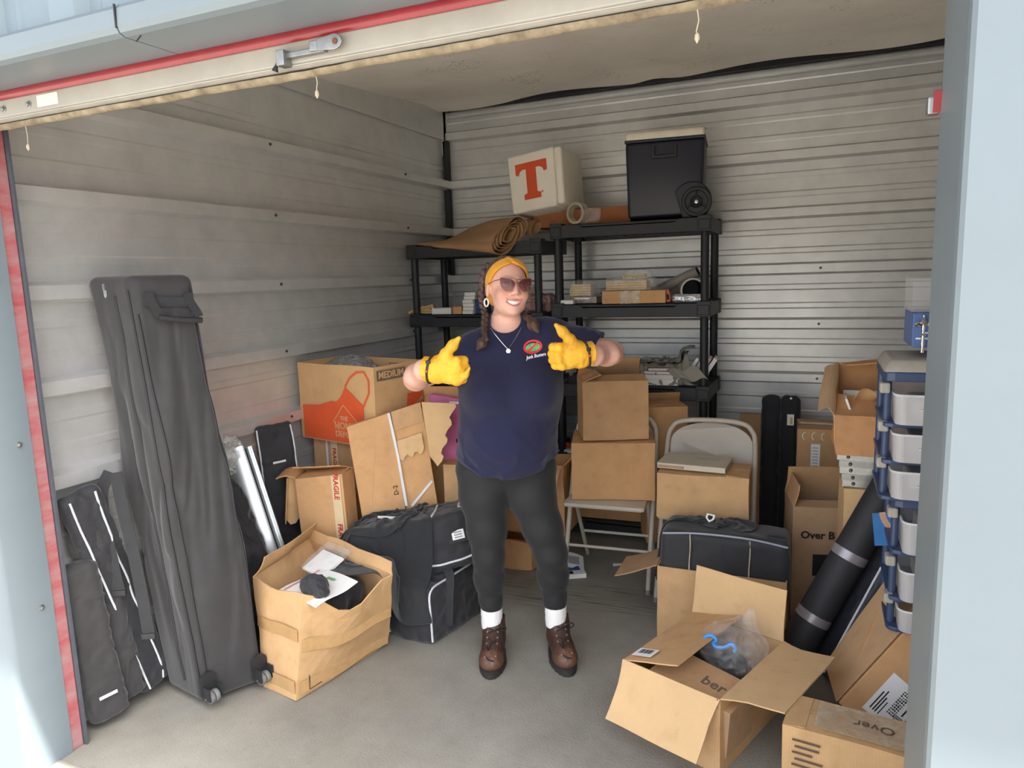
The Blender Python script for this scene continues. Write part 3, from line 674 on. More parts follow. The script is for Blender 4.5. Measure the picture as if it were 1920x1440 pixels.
def boot_col(v):
    n1 = gb(v*1.7); n2 = waves(33, 6, 60, 160)(v); c = np.repeat(np.array([lin((68, 46, 39))]), len(v), 0)
    w_ = np.clip(np.exp(-((v-V3((0, -.16, .05)))**2).sum(1)/.045**2)*(1.0+.6*n2), 0, 1)[:, None]; c = c*(1-w_)+np.array([lin((124, 86, 64))])*w_
    w_ = np.clip((n1-.25)*1.4, 0, .7)[:, None]; c = c*(1-w_)+np.array([lin((58, 37, 32))])*w_
    w_ = np.clip((.045-v[:, 2])/.02, 0, .5)[:, None]; return c*(1-w_)+np.array([lin((52, 40, 36))])*w_
bx_, bz_ = np.meshgrid(np.linspace(-.05, .05, 41), np.linspace(.03, .18, 41), indexing='ij'); BY = surf_y(boot_f, bx_.ravel(), bz_.ravel(), -.3, .1).reshape(41, 41)
def by(x_, z_): return float(BY[int(round(np.clip((x_+.05)/.0025, 0, 40))), int(round(np.clip((z_-.03)/.00375, 0, 40)))])
ve, F = sdf_mesh(boot_f, (-.075, -.21, .0), (.075, .12, .19), .0032)
boot_me = np_mesh('upper', ve, F, col=boot_col(ve.astype(np.float32)))
boot_me.materials.append(M_boot)
def outline(s, n=40):
    o = []
    for i in range(n):
        a = 2*math.pi*i/n; y = -.055-.142*math.cos(a)*1.0; wd = np.interp(y, [-.2, -.17, -.12, -.04, .03, .07, .09], [.0, .042, .056, .046, .042, .036, .0])
        o.append((s*(1 if a < math.pi else -1)*wd if 0 < a < 2*math.pi else 0, y))
    return o
for nm, x, rz, sx in (('boot', -.158, math.radians(-4), 1), ('boot', .116, math.radians(7), -1)):
    bt = bpy.data.objects.new('boot', boot_me); COL.objects.link(bt); bt.parent = P; bt.location = (x, .022, 0); bt.rotation_euler = (0, 0, rz); bt.scale = (1, 1, 1)
    b = MB(); ol = []
    for i in range(44):
        a = 2*math.pi*i/44; y = -.055-.146*math.cos(a); wd = math.sin(a)*(.058 if y < -.06 else .049 if y > 0 else .052); ol.append((wd if abs(wd) > 1e-6 else 0, y))
    b.prism(ol, 'z', .004, .026); b.prism([(u*.95, v_*.97-.002) for u, v_ in ol], 'z', .026, .031)
    for i in range(22):
        q = ol[i*2]; b.box((q[0]*.88, -.055+(q[1]+.055)*.92, .003), (.012, .012, .006))
    b.part('sole', M_sole, bt)
    lc = MB(); ey = None
    for k in range(6):
        z = .083+.0135*k; pl = []
        for j in range(9):
            t = j/8; xx = -.017+.034*t; zz = z+.010*t*(1 if k % 2 else -1); pl.append((xx, by(xx, zz)-.003, zz))
        MB().tube(pl, .0026, 6).part('lace', M_lace, bt)
        for s in (-1, 1): MB().tube([(s*.021, by(s*.021, z)-.0015, z), (s*.021, by(s*.021, z)+.004, z)], .0042, 8).part('eyelet', M_eye, bt)
    for s, dz in ((1, .0), (-1, .006)):
        pl = []
        for j in range(13):
            a = math.pi*2*j/12; pl.append((.022+s*.002+sx*0+.018*(1-math.cos(a))*.9, by(.02, .135)-.008-.004*math.sin(a), .138+.016*math.sin(a)*(.8 if s > 0 else 1)+dz))
        if s > 0: MB().tube(pl, .0025, 6).part('lace_bow', M_lace, bt)
    lc.tube([(.02, by(.02, .13)-.006, .135), (.034, by(.034, .11)-.004, .11), (.046, -.065, .075), (.054, -.10, .04), (.056, -.11, .02)], .0023, 6)
    lc.part('lace_end', M_lace, bt)
    b = MB(); b.lathe([(.044, .12), (.046, .15), (.0445, .165), (.0465, .18), (.045, .19), (.046, .203), (.040, .215), (.036, .228), (.02, .232)], 28, Matrix.Translation((-.007 if sx > 0 else -.009, .010, 0))); b.part('sock', M_sock, bt, smooth=True)

# gloves: fists with thumbs up
M_glove = mat('yellow_leather', (232, 176, 44), rough=.62, var=.07, scale=18, bump=.25, bscale=60, rgb2=(216, 154, 34)); M_strap = mat('glove_strap', (40, 36, 34), rough=.6)
gg = waves(41, 8, 90, 260); gg2 = waves(42, 4, 70, 150, (1, .5, .5))
def glove_f(mir, poke):
    def f(p):
        q = p
        d = rbox(q, (.036, .004, -.002), (.044, .026, .040), .022)
        d = smin(d, ell(q, (.035, -.010, .0), (.052, .024, .042)), .02)
        for i, (z, r, o) in enumerate(((.034, .0150, .000), (.0115, .0152, .004), (-.011, .0148, .002), (-.032, .0138, -.006))):
            fn = chain(q, [(.060, -.010, z), (.092+o, -.014, z*1.02), (.108+o, .014, z*1.0), (.088+o, .040, z*.98), (.060+o, .036, z*.97)], [r*1.05, r*1.06, r, r*.95, r*.9], .004)
            d = smin(d, fn, .0035)
        th = chain(q, [(.020, .004, .026), (.050, -.006, .058), (.076, -.007, .088), (.098, -.006, .112)], [.024, .0180, .0165, .0080], .012)
        d = smin(d, th, .014)
        if poke: d = smin(d, chain(q, [(.090, -.006, -.038), (.122, -.012, -.014), (.138, -.014, .012)], [.014, .0105, .004], .005), .010)
        cf = cap(q, (-.050, .0, .002), (.01, .0, 0), .047, .036)
        cf = np.maximum(cf, -.034-q[:, 0]); d = smin(d, cf, .02)
        d = d + .0016*gg(q) - .0032*(1-2*np.abs(gg2(q)))*np.clip(1-np.abs(q[:, 0])/.09, 0, 1)
        return smax(d, -cap(q, (-.09, 0, .002), (-.03, 0, .002), .043, .036), .002)
    return f
def place_glove(o, xdir, zdir, poke):
    x = Vector(xdir).normalized(); z = Vector(zdir); z = (z-x*z.dot(x)).normalized(); y = z.cross(x)
    # palm side (+y of the hand) turns away from the camera
    flip = y.y < 0
    f0 = glove_f(False, poke)
    f = (lambda p: f0(p*V3((1, -1, 1)))) if flip else f0
    ve, F = sdf_mesh(f, (-.07, -.07, -.06), (.15, .07, .13), .003)
    g = link('glove', np_mesh('glove', ve, F), M_glove, P); g.matrix_local = Matrix(((x.x, y.x, z.x, o[0]), (x.y, y.y, z.y, o[1]), (x.z, y.z, z.z, o[2]), (0, 0, 0, 1)))
    s = 1 if flip else -1
    b = MB(); pts = []
    for i in range(28):
        a = 2*math.pi*i/28; dr_ = np.array([0, math.cos(a), math.sin(a)]); r = .075
        for _ in range(12): r += float(f(V3([[-.008+.006*math.sin(a), dr_[1]*r, dr_[2]*r]]))[0])*-.9
        pts.append((-.008+.006*math.sin(a), dr_[1]*(r+.003), dr_[2]*(r+.003)))
    b.tube(pts, .0042, 6, closed=True); st = b.part('wrist_strap', M_strap, g)
    top = pts[int(28*(.40 if s < 0 else .10))]
    MB().box((top[0], top[1]+s*.003, top[2]+.002), (.016, .008, .012)).part('toggle', M_strap, g, bevel=.002)
    MB().box((pts[14 if s < 0 else 0][0], pts[14 if s < 0 else 0][1]+s*.003, pts[14 if s < 0 else 0][2]), (.008, .004, .006)).part('strap_tag', mat('strap_orange', (214, 84, 40), rough=.6), g)
    return g
g1 = place_glove((-.318, -.335, 1.268), (.93, -.30, -.02), (.05, 0, 1), True)
g2 = place_glove((.208, -.268, 1.297), (-.95, -.25, -.02), (-.06, 0, 1), False)

# hair: parted crown, braids, loose ends
gh = waves(51, 6, 150, 330, (1, .5, .25)); gh2 = waves(52, 5, 120, 260)
M_hair = mat('brown_hair', (80, 54, 41), rough=.42, var=.4, scale=60, rgb2=(52, 34, 27), stretch=(1, 1, .25), bump=.5, bscale=160, sheen=.1)
HN = np.array([0, .844, .536])
def cran(q, o=0.): return smin(ell(q, (0, .020, .034), (.082+o, .100+o, .087+o)), ell(q, (0, .06, -.02), (.066+o, .055+o, .06+o)), .03)
def hair_f(p):
    q = tohead(p); d = cran(q) + .0022*gh2(q) + .0012*gh(q)
    d = np.maximum(d, .012 - q @ V3(HN))
    d = np.maximum(d, -.075-q[:, 2])
    return d
hair = soft('hair', hair_f, np.array(HC)-.15, np.array(HC)+.15, .0034, M_hair, P)
M_band = mat('mustard_knit', (226, 158, 26), rough=.85, var=.08, scale=30, bump=.4, bscale=300, sheen=.2)
def band_f(p):
    q = tohead(p); t = q @ V3(HN); fr = np.clip((-q[:, 1]-.02)/.06, 0, 1)
    c0 = cran(q); xx = q[:, 0]
    d = np.abs(c0-.002)-.004 + .0008*np.sin(t*300)*fr
    wd = .0185-.0065*np.exp(-(xx/.010)**2)*(q[:, 2] > .05)
    d = smax(d, np.abs(t-.0075)-wd, .004)
    k = np.maximum(np.abs(c0-.005)-.004, np.abs(xx*.8+(t-.0075)*.6)-.006); k = np.maximum(k, np.abs(t-.0075)-.018)
    return np.where(q[:, 2] > .06, smin(d, k, .004), d)
soft('headband', band_f, np.array(HC)-.15, np.array(HC)+.15, .0028, M_band, P)
def braid(name, path, r0, r1, tuft, seed):
    path = [np.array(q, float) for q in path]; seg = [np.linalg.norm(b_-a_) for a_, b_ in zip(path, path[1:])]; tot = sum(seg)
    def at_(t):
        s = t*tot
        for a_, b_, l in zip(path, path[1:], seg):
            if s <= l: return a_+(b_-a_)*s/l, (b_-a_)/l
            s -= l
        return path[-1], (path[-1]-path[-2])/seg[-1]
    lumps = []; n = int(tot/.0125)
    for i in range(n):
        t = i/max(1, n-1); c, d = at_(t); sd = np.cross(d, (0, 1, 0)); sd /= np.linalg.norm(sd)+1e-9; r = r0+(r1-r0)*t; s = 1 if i % 2 else -1
        lumps.append((c+sd*s*r*.42-d*r*.6+np.array([0, -.2*r, 0]), c-sd*s*r*.42+d*r*1.2+np.array([0, -.1*r, 0]), r*.62, r*.46))
    e, d = at_(1.); gr = waves(seed, 5, 170, 340, (1, 1, .2))
    def f(p):
        o = None
        for a_, b_, ra, rb in lumps:
            k = cap(p, a_, b_, ra, rb); o = k if o is None else smin(o, k, .0022)
        tf = chain(p, [e, e+np.array(tuft)*.5, np.array(e)+np.array(tuft)], [r1*.8, r1*1.55, r1*.6], .008); o = smin(o, tf, .004)
        return o + .0011*gr(p)
    A = np.array(path+[e+np.array(tuft)]); return soft(name, f, A.min(0)-.035, A.max(0)+.035, .0026, M_hair, P)
hl = [hp(-.066, .048, .074), hp(-.078, .048, .055), hp(-.086, .05, .025), hp(-.090, .056, -.020), hp(-.089, .048, -.060), (-.146, .01, 1.435), (-.150, -.025, 1.395), (-.148, -.06, 1.365), (-.144, -.08, 1.352)]
braid('braid', hl, .0155, .0125, (-.030, -.012, -.040), 61)
braid('braid', [hp(.06, .07, -.02), hp(.055, .06, -.07), (.012, .0, 1.425), (.026, -.03, 1.416)], .015, .015, (.030, -.03, -.046), 62)

# earring, necklace, sunglasses
M_white = mat('white_hoop', (240, 238, 234), rough=.3); M_silver = mat('silver', (205, 205, 205), rough=.25, metal=1)
b = MB(); e0 = np.array(hp(-.083, .004, -.064)); b.tube([tuple(e0+np.array([.0075*math.cos(a), .004*math.cos(a), .0145*math.sin(a)])) for a in [2*math.pi*i/24 for i in range(24)]], .0032, 8, closed=True); b.part('earring', M_white, P, smooth=True)
nk = MB(); pts = []
both = lambda p: np.minimum(shirt_f(p), body_f(p))
for i in range(41):
    t = i/40*2-1; x = -.0585+.060*t-.006*abs(t); z = 1.306+.078*abs(t)**1.1
    pts.append((x, z))
yy = surf_y(both, [q[0] for q in pts], [q[1] for q in pts])
nk.tube([(q[0], y-.0035, q[1]) for q, y in zip(pts, yy)], .0014, 5); nc = nk.part('necklace', M_silver, P)
MB().lathe([(.0095, 0), (.0095, .002), (.0085, .003), (.003, .0035)], 20, Matrix.Translation((-.0585, yy[20]-.003, 1.299)) @ Matrix.Rotation(math.pi/2, 4, 'X')).part('pendant', M_silver, nc, smooth=True)
ml = bpy.data.materials.new('tinted_lens'); ml.use_nodes = True; n_ = ml.node_tree; pb = n_.nodes['Principled BSDF']; tc_ = n_.nodes.new('ShaderNodeTexCoord'); sp_ = n_.nodes.new('ShaderNodeSeparateXYZ'); n_.links.new(tc_.outputs['Object'], sp_.inputs[0])
mr_ = n_.nodes.new('ShaderNodeMapRange'); mr_.inputs[1].default_value = -.028; mr_.inputs[2].default_value = .020; mr_.inputs[3].default_value = .42; mr_.inputs[4].default_value = .95; n_.links.new(sp_.outputs[2], mr_.inputs[0]); n_.links.new(mr_.outputs[0], pb.inputs['Alpha'])
pb.inputs['Base Color'].default_value = (*lin((80, 32, 42)), 1); pb.inputs['Roughness'].default_value = .1; pb.inputs['Specular IOR Level'].default_value = .25
gls = bpy.data.objects.new('sunglasses', None); COL.objects.link(gls); gls.parent = P; gls.empty_display_size = .05
gls.matrix_local = Matrix.Translation(hp(0, 0, 0)) @ Matrix(HR.tolist()).to_4x4()
M_gold = mat('gold_wire', (150, 104, 84), rough=.3, metal=.9)
def lens_out(s):
    K = [(.006, .003), (.010, .013), (.024, .022), (.044, .026), (.060, .026), (.062, .014), (.058, -.004), (.047, -.018), (.031, -.022), (.016, -.015)]; o = []; n = len(K)
    for i in range(n):
        p0, p1, p2, p3 = K[i-1], K[i], K[(i+1) % n], K[(i+2) % n]
        for t in (0, .33, .67): o.append(tuple(.5*(2*p1[j]+(p2[j]-p0[j])*t+(2*p0[j]-5*p1[j]+4*p2[j]-p3[j])*t*t+(3*p1[j]-p0[j]-3*p2[j]+p3[j])*t**3) for j in (0, 1)))
    return [(s*x, z) for x, z in o]
def wrap(x): return -.1165+3.2*x*x
for s in (-1, 1):
    ol = lens_out(s); cx_ = sum(q[0] for q in ol)/len(ol); cz = sum(q[1] for q in ol)/len(ol); b = MB(); rings = [(1, 0), (.66, 0), (.33, 0)]
    vs_ = [(cx_+(x-cx_)*k, wrap(cx_+(x-cx_)*k), cz+(z-cz)*k) for k, _ in rings for x, z in ol]+[(cx_, wrap(cx_), cz)]; n = len(ol)
    fs_ = [(r*n+i, r*n+(i+1) % n, (r+1)*n+(i+1) % n, (r+1)*n+i) for r in range(2) for i in range(n)]+[(2*n+i, 2*n+(i+1) % n, 3*n) for i in range(n)]
    b.add(vs_, fs_); b.part('lens', ml, gls, smooth=True)
    f_ = MB(); f_.tube([(x, wrap(x)-.0006, z) for x, z in ol], .0011, 6, closed=True); f_.part('rim', M_gold, gls)
    t_ = MB(); t_.tube([(s*.062, wrap(.062), .020), (s*.074, -.070, .016), (s*.081, -.02, .008), (s*.083, .012, .004)], .0014, 6); t_.part('temple', M_gold, gls)
b = MB(); b.tube([(-.008, wrap(.008), .008), (0, -.119, .011), (.008, wrap(.008), .008)], .0013, 6); b.part('bridge', M_gold, gls)
# ================================================================ builders for the stored things
K1 = cardboard('kraft_board', (200, 162, 118)); K2 = cardboard('kraft_board_dull', (192, 154, 114)); K3 = cardboard('kraft_board_orange', (202, 158, 112)); K4 = cardboard('kraft_board_inner', (208, 174, 130), .06)
K5 = cardboard('kraft_board_grey', (176, 146, 114))
M_tape = mat('packing_tape', (190, 152, 104), rough=.22, var=.1, scale=30, spec=.6, coat=.4)
M_blk = mat('black_print', (28, 26, 26), rough=.8); M_redp = mat('red_print', (190, 52, 44), rough=.8); M_org = mat('orange_print', (218, 88, 44), rough=.8, var=.06)
M_paper = mat('white_paper', (232, 232, 230), rough=.8, var=.03); M_blue = mat('blue_cover', (48, 84, 150), rough=.5); M_navyb = mat('navy_cover', (40, 52, 92), rough=.5); M_redb = mat('maroon_cover', (128, 44, 40), rough=.5)
M_nyl = mat('black_nylon', (51, 50, 51), rough=.72, var=.14, scale=12, bump=.22, bscale=300, sheen=.25, spec=.35)
M_nyl2 = mat('dark_nylon', (42, 42, 46), rough=.7, var=.14, scale=12, bump=.2, bscale=300, sheen=.2, spec=.35)
M_web2 = mat('webbing', (48, 49, 51), rough=.85, bump=.4, bscale=400)
M_pipe = mat('white_piping', (214, 216, 220), rough=.6); M_piped = mat('dark_piping', (36, 36, 38), rough=.7)
M_plast = mat('black_resin', (34, 37, 42), rough=.5, var=.1, scale=20, spec=.45)
M_alu = mat('aluminium', (200, 206, 208), rough=.32, metal=.85, var=.06)
F_clear = film('clear_film', alpha=.13, rough=.07); F_wrap = film('wrap_film', alpha=.2, rough=.07); F_cloud = film('cloudy_film', (222, 224, 222), alpha=.45, rough=.25)
def corners(loc, yaw, w_, d_, h_, pit=0, roll=0):
    R = Euler((math.radians(pit), math.radians(roll), math.radians(yaw))).to_matrix(); o = Vector(loc)
    g = lambda a, b, c: o + R @ Vector((a*w_/2, b*d_/2, c*h_))
    return [g(-1, -1, 0), g(1, -1, 0), g(1, 1, 0), g(-1, 1, 0)], [g(-1, -1, 1), g(1, -1, 1), g(1, 1, 1), g(-1, 1, 1)]
def carton(name, label, B, T, m=None, flaps=None, group=None, tape=False, warp=.003, th=.005, seed=0, inner=None, lid=None, cat='box', sag=None):
    """corrugated box from its bottom and top rings (front-left, front-right, back-right, back-left).
    flaps: {edge 0..3: (angle, length[, curl])}, 0 deg = folded shut, 90 = upright, 180 = out flat"""
    m = m or K1; B = [Vector(v) for v in B]; T = [Vector(v) for v in T]; c0 = sum(B, Vector())/4
    t = thing(name, label, cat, c0, group=group)
    b = MB(); off = Vector((seed*3.1, seed*1.7, 0))
    def wob(p, k=1.): return p + Vector((nz(p, 6, seed), nz(p, 6, seed+9.5), nz(p, 6, seed+4.2)))*warp*k
    for i in range(4):
        a, c, d, e = B[i]-c0, B[(i+1) % 4]-c0, T[(i+1) % 4]-c0, T[i]-c0
        def P_(u, v, a=a, c=c, d=d, e=e, i=i):
            p = (a*(1-u)+c*u)*(1-v) + (e*(1-u)+d*u)*v
            if sag and i in sag: p = p - Vector((0, 0, sag[i]*math.sin(math.pi*u)**2*v*v))
            return wob(p)
        b.sheet(P_, 8, 6, th)
    q = [v-c0 for v in B]; b.sheet(lambda u, v: wob((q[0]*(1-u)+q[1]*u)*(1-v)+(q[3]*(1-u)+q[2]*u)*v), 2, 2, -th)
    b.part('body', m, t)
    up_ = (sum(T, Vector())-sum(B, Vector())).normalized(); ct = sum(T, Vector())/4
    if flaps is None:
        l = ((T[3]-T[0]).length+(T[2]-T[1]).length)/4-.0015; flaps = {0: (1.2, l), 2: (1.2, l)}
    for i, fl in flaps.items():
        ang, ln = math.radians(fl[0]), fl[1]; curl = fl[2] if len(fl) > 2 else 0.; taper = fl[3] if len(fl) > 3 else .006
        a, c = T[i]-c0, T[(i+1) % 4]-c0; e = (c-a).normalized(); inw = up_.cross(e).normalized()
        if inw.dot((ct-c0)-(a+c)/2) < 0: inw = -inw
        def P_(u, v):
            an = ang + curl*v; s = ln*v; p = a*(1-u)+c*u + e*((.5-u)*2*taper*min(1, v*3))
            return wob(p + (inw*math.cos(an)+up_*math.sin(an))*s + up_*.001, .8)
        MB().sheet(P_, 8, 5, .0045).part('flap', inner if (inner and 60 < fl[0]) else m, t)
    if tape:
        a, c = (T[0]+T[3])/2-c0, (T[1]+T[2])/2-c0; e = (c-a).normalized(); s = up_.cross(e).normalized()
        tp = MB(); dn = -up_
        path = [a+dn*.07-e*.0012, a-e*.0012+up_*.006, c+e*.0012+up_*.006, c+dn*.07+e*.0012]
        tp.ribbon([wob(v, .6) for v in path], s, .05, .0006); tp.part('tape', M_tape, t)
    t['_c0'] = list(c0)
    return t
def on_face(t, B, T, i, u, v, out=.0025):
    """point, normal and along-direction on side i of a carton (in the thing's own frame)"""
    c0 = Vector(t['_c0']); B = [Vector(q) for q in B]; T = [Vector(q) for q in T]
    a, c, d, e = B[i]-c0, B[(i+1) % 4]-c0, T[(i+1) % 4]-c0, T[i]-c0
    p = (a*(1-u)+c*u)*(1-v)+(e*(1-u)+d*u)*v; al = (c-a).normalized(); n = al.cross(e-a).normalized()
    return p+n*out, n, al
def book(label, loc, rot, size, cover, group=None, name='book', cat='book'):
    """cover boards and spine around a page block; size = (width, depth, thickness)"""
    w_, d_, h_ = size; t = thing(name, label, cat, loc, rot, group)
    b = MB(); b.box((0, 0, .001), (w_, d_, .002)); b.box((0, 0, h_-.001), (w_, d_, .002)); b.box((-w_/2+.001, 0, h_/2), (.002, d_, h_)); b.part('cover', cover, t)
    MB().box((.001, 0, h_/2), (w_-.008, d_-.006, h_-.0042)).part('page_block', M_paper, t); return t
def small_box(label, loc, rot, size, m, group=None, name='small_box', cat='box', lid=None):
    w_, d_, h_ = size; t = thing(name, label, cat, loc, rot, group)
    MB().box((0, 0, h_*.46), (w_, d_, h_*.92)).part('body', m, t, bevel=min(.003, h_*.1))
    b = MB(); b.box((0, 0, h_*.96), (w_*1.01, d_*1.01, h_*.07)); b.part('lid', lid or m, t, bevel=min(.002, h_*.03)); return t
def crumple(name, f, lo, hi, h, m, parent, **k): return soft(name, f, lo, hi, h, m, parent, **k)
def bag_blob(c, r, seed, amp=.012, f0=25, f1=80):
    g = waves(seed, 7, f0, f1)
    return lambda p: ell(p, c, r) - amp*(1-2*np.abs(g(p)))*.6
def path_tube(name, pts, r, m, parent, n=6): return MB().tube(pts, r, n).part(name, m, parent, smooth=True)
def smooth_path(pts, k=6):
    o = []; n = len(pts); Pp = [Vector(p) for p in pts]
    for i in range(n-1):
        p0, p1, p2, p3 = Pp[max(i-1, 0)], Pp[i], Pp[i+1], Pp[min(i+2, n-1)]
        for j in range(k):
            t = j/k; o.append(.5*(2*p1+(p2-p0)*t+(2*p0-5*p1+4*p2-p3)*t*t+(3*p1-p0-3*p2+p3)*t**3))
    return o+[Pp[-1]]
def at(x, y, Y):
    """measured point on the plane at depth Y, read off the photograph"""
    d = fw + r2*((x-960)/1331) - u2*((y-720)/1331); return Vector((0, 0, EYE)) + d*(Y/d.y)
def relax_path(pts, it=4):
    for _ in range(it): pts = [pts[0]]+[(pts[i-1]+pts[i]*2+pts[i+1])/4 for i in range(1, len(pts)-1)]+[pts[-1]]
    return pts
def cloth(nu, nv, w_, h_, init, sdf, steps=140, iters=14, seed=0, drag=.95, fric=.9, sub=.012, thick=.004):
    """position-based cloth: a sheet of nu x nv cells settles on the signed-distance solid"""
    r = np.random.RandomState(seed); U, Vv = np.meshgrid(np.linspace(0, 1, nu+1), np.linspace(0, 1, nv+1))
    X = np.array([[init(u, v) for u, v in zip(a, b)] for a, b in zip(U, Vv)], np.float64); X += r.normal(size=X.shape)*.002; Pv = X.copy(); rx, ry = w_/nu, h_/nv; rd = math.hypot(rx, ry)
    def sat(A, B_, L, k=1., only_long=False):
        d = B_-A; l = np.sqrt((d*d).sum(-1, keepdims=True))+1e-9; c = (l-L)/l*.5*k
        if only_long: c = np.minimum(c, 0)
        d = d*c; A += d; B_ -= d
    for st in range(steps):
        Vel = (X-Pv)*drag; Pv = X.copy(); X = X + Vel + np.array([0, 0, -.0007])
        for it in range(iters):
            for o in (0, 1):
                n = (X.shape[1]-1-o)//2*2; A = X[:, o:o+n:2]; B_ = X[:, o+1:o+n+1:2]; sat(A, B_, rx)
                n = (X.shape[0]-1-o)//2*2; A = X[o:o+n:2]; B_ = X[o+1:o+n+1:2]; sat(A, B_, ry)
            A = X[:-1, :-1]; B_ = X[1:, 1:]; d = B_-A; l = np.sqrt((d*d).sum(-1, keepdims=True))+1e-9; c = d*((l-rd)/l*.16); A += c; B_ -= c
            A = X[:-1, 1:]; B_ = X[1:, :-1]; d = B_-A; l = np.sqrt((d*d).sum(-1, keepdims=True))+1e-9; c = d*((l-rd)/l*.16); A += c; B_ -= c
            for sx in (0, 1):
                L = (rx, ry)[sx]*2; A, B_ = (X[:, :-2], X[:, 2:]) if sx == 0 else (X[:-2], X[2:]); d = B_-A; l = np.sqrt((d*d).sum(-1, keepdims=True))+1e-9; c = d*(np.minimum(l-L*.8, 0)/l*.10); A += c; B_ -= c
        p = X.reshape(-1, 3).astype(np.float32); D = sdf(p); hit = np.where(D < thick)[0]
        if len(hit):
            q = p[hit]; e = .002; g = np.stack([sdf(q+V3(v)*e)-sdf(q-V3(v)*e) for v in ((1, 0, 0), (0, 1, 0), (0, 0, 1))], 1); g /= np.linalg.norm(g, axis=1, keepdims=True)+1e-9
            F = X.reshape(-1, 3); P0 = Pv.reshape(-1, 3); F[hit] += g*(thick-D[hit])[:, None]; mv = F[hit]-P0[hit]; P0[hit] += fric*mv; X = F.reshape(X.shape); Pv = P0.reshape(X.shape)
    return X
def cloth_part(name, X, m, parent, th=.003, sub=2):
    X = np.asarray(X); nv, nu = X.shape[0]-1, X.shape[1]-1; off = Vector(parent.location)
    b = MB(); b.sheet(lambda u, v: Vector(X[int(round(v*nv)), int(round(u*nu))])-off, nu, nv, th); o = b.part(name, m, parent, smooth=True, angle=180)
    if sub: md = o.modifiers.new('smooth', 'SUBSURF'); md.levels = 1; md.render_levels = 1
    return o
def local_sdf(f, loc, rot):
    Mi = Euler(rot).to_matrix(); R = np.array(Mi, np.float32); l = V3(loc)
    return lambda p: f((p-l) @ R)
# ================================================================ left side of the unit
# --- tall wheeled bag leaning in the corner by the jamb
NB, RB, LB = Vector((-2.085, 1.785, .02)), Vector((-1.975, 1.99, .02)), Vector((-2.32, 1.83, .02)); KB = RB+LB-NB
NT, RTp, LT = Vector((-2.165, 1.735, 1.622)), Vector((-2.07, 1.925, 1.612)), Vector((-2.392, 1.735, 1.585)); KT = RTp+LT-NT
tb = thing('wheeled_bag', 'tall black nylon wheeled bag standing upright beside the left jamb', 'bag', (NB+KB)/2*Vector((1, 1, 0)) if False else ((NB.x+KB.x)/2, (NB.y+KB.y)/2, 0))
c0 = Vector(tb.location)
def prism_uv(p):
    """coordinates across/along the leaning bag: z fraction, u (left), v (right)"""
    z = np.clip(p[:, 2]/1.62, -.2, 1.3)[:, None]
    N = V3(NB-c0)*(1-z)+V3(NT-c0)*z; R_ = V3(RB-c0)*(1-z)+V3(RTp-c0)*z; L_ = V3(LB-c0)*(1-z)+V3(LT-c0)*z
    a = L_-N; b = R_-N; q = p-N
    aa = (a*a).sum(1); bb = (b*b).sum(1); ab = (a*b).sum(1); det = aa*bb-ab*ab
    qa = (q*a).sum(1); qb = (q*b).sum(1)
    return (bb*qa-ab*qb)/det, (aa*qb-ab*qa)/det, np.sqrt(aa), np.sqrt(bb)
gt = waves(101, 7, 9, 45, (1, 1, .35)); gt2 = waves(102, 5, 26, 70, (1, 1, .3))
def tall_f(p):
    u, v, la, lb = prism_uv(p)
    hx = np.abs(u-.5)*la-la/2+.03; hy = np.abs(v-.5)*lb-lb/2+.03; hz = np.abs(p[:, 2]-.825)-.80+.03
    q = np.stack([np.maximum(hx, 0), np.maximum(hy, 0), np.maximum(hz, 0)], 1)
    d = np.sqrt(np.einsum('ij,ij->i', q, q))+np.minimum(np.maximum(np.maximum(hx, hy), hz), 0)-.03
    mid = np.sin(np.clip(p[:, 2]/1.62, 0, 1)*3.14)
    d = d + .018*mid*gt(p) + .014*mid*(.6-2*np.abs(gt2(p)))
    return d - .010*np.exp(-((p[:, 2]-.55)/.35)**2)
soft('body', tall_f, np.array([-2.45, 1.66, .0])-np.array(c0), np.array([-1.9, 2.1, 1.68])-np.array(c0), .0075, M_nyl, tb)
def L3(a, b, t): return a.lerp(b, t)
def seam(A, B_, off, name='seam_piping', r=.0045, m=None):
    pts = []
    A0, B0 = Vector(A)-c0, Vector(B_)-c0
    for i in range(41):
        p = A0.lerp(B0, i/40); o = Vector(off).normalized(); s = .08
        for _ in range(14): s -= float(tall_f(V3([tuple(p+o*s)]))[0])*.8
        pts.append(p+o*(s+.001))
    return MB().tube(pts, r, 6).part(name, m or M_piped, tb, smooth=True)
cen = lambda z: (NB.lerp(NT, z)+KB.lerp(KT, z))/2
seam(cen(.02), cen(.985), (NB-KB).normalized()*Vector((1, 1, 0)) if False else Vector(((NB-KB).x, (NB-KB).y, 0)))
seam(cen(.03), cen(.985), Vector(((RB-LB).x, (RB-LB).y, 0))); seam(cen(.03), cen(.985), Vector(((LB-RB).x, (LB-RB).y, 0)))
ln_ = Vector(((NB+LB-RB-KB).x, (NB+LB-RB-KB).y, 0)).normalized(); seam(cen(.05)+(LB-NB)*-.12, cen(.97)+(LT-NT)*-.12, ln_, 'zipper', .006, M_web2)
rn_ = Vector(((NB+RB-LB-KB).x, (NB+RB-LB-KB).y, 0)).normalized()
seam(cen(.06)+(RB-NB)*-.36, cen(.93)+(RT_ if False else (RTp-NT))*-.36, rn_, 'seam_piping')
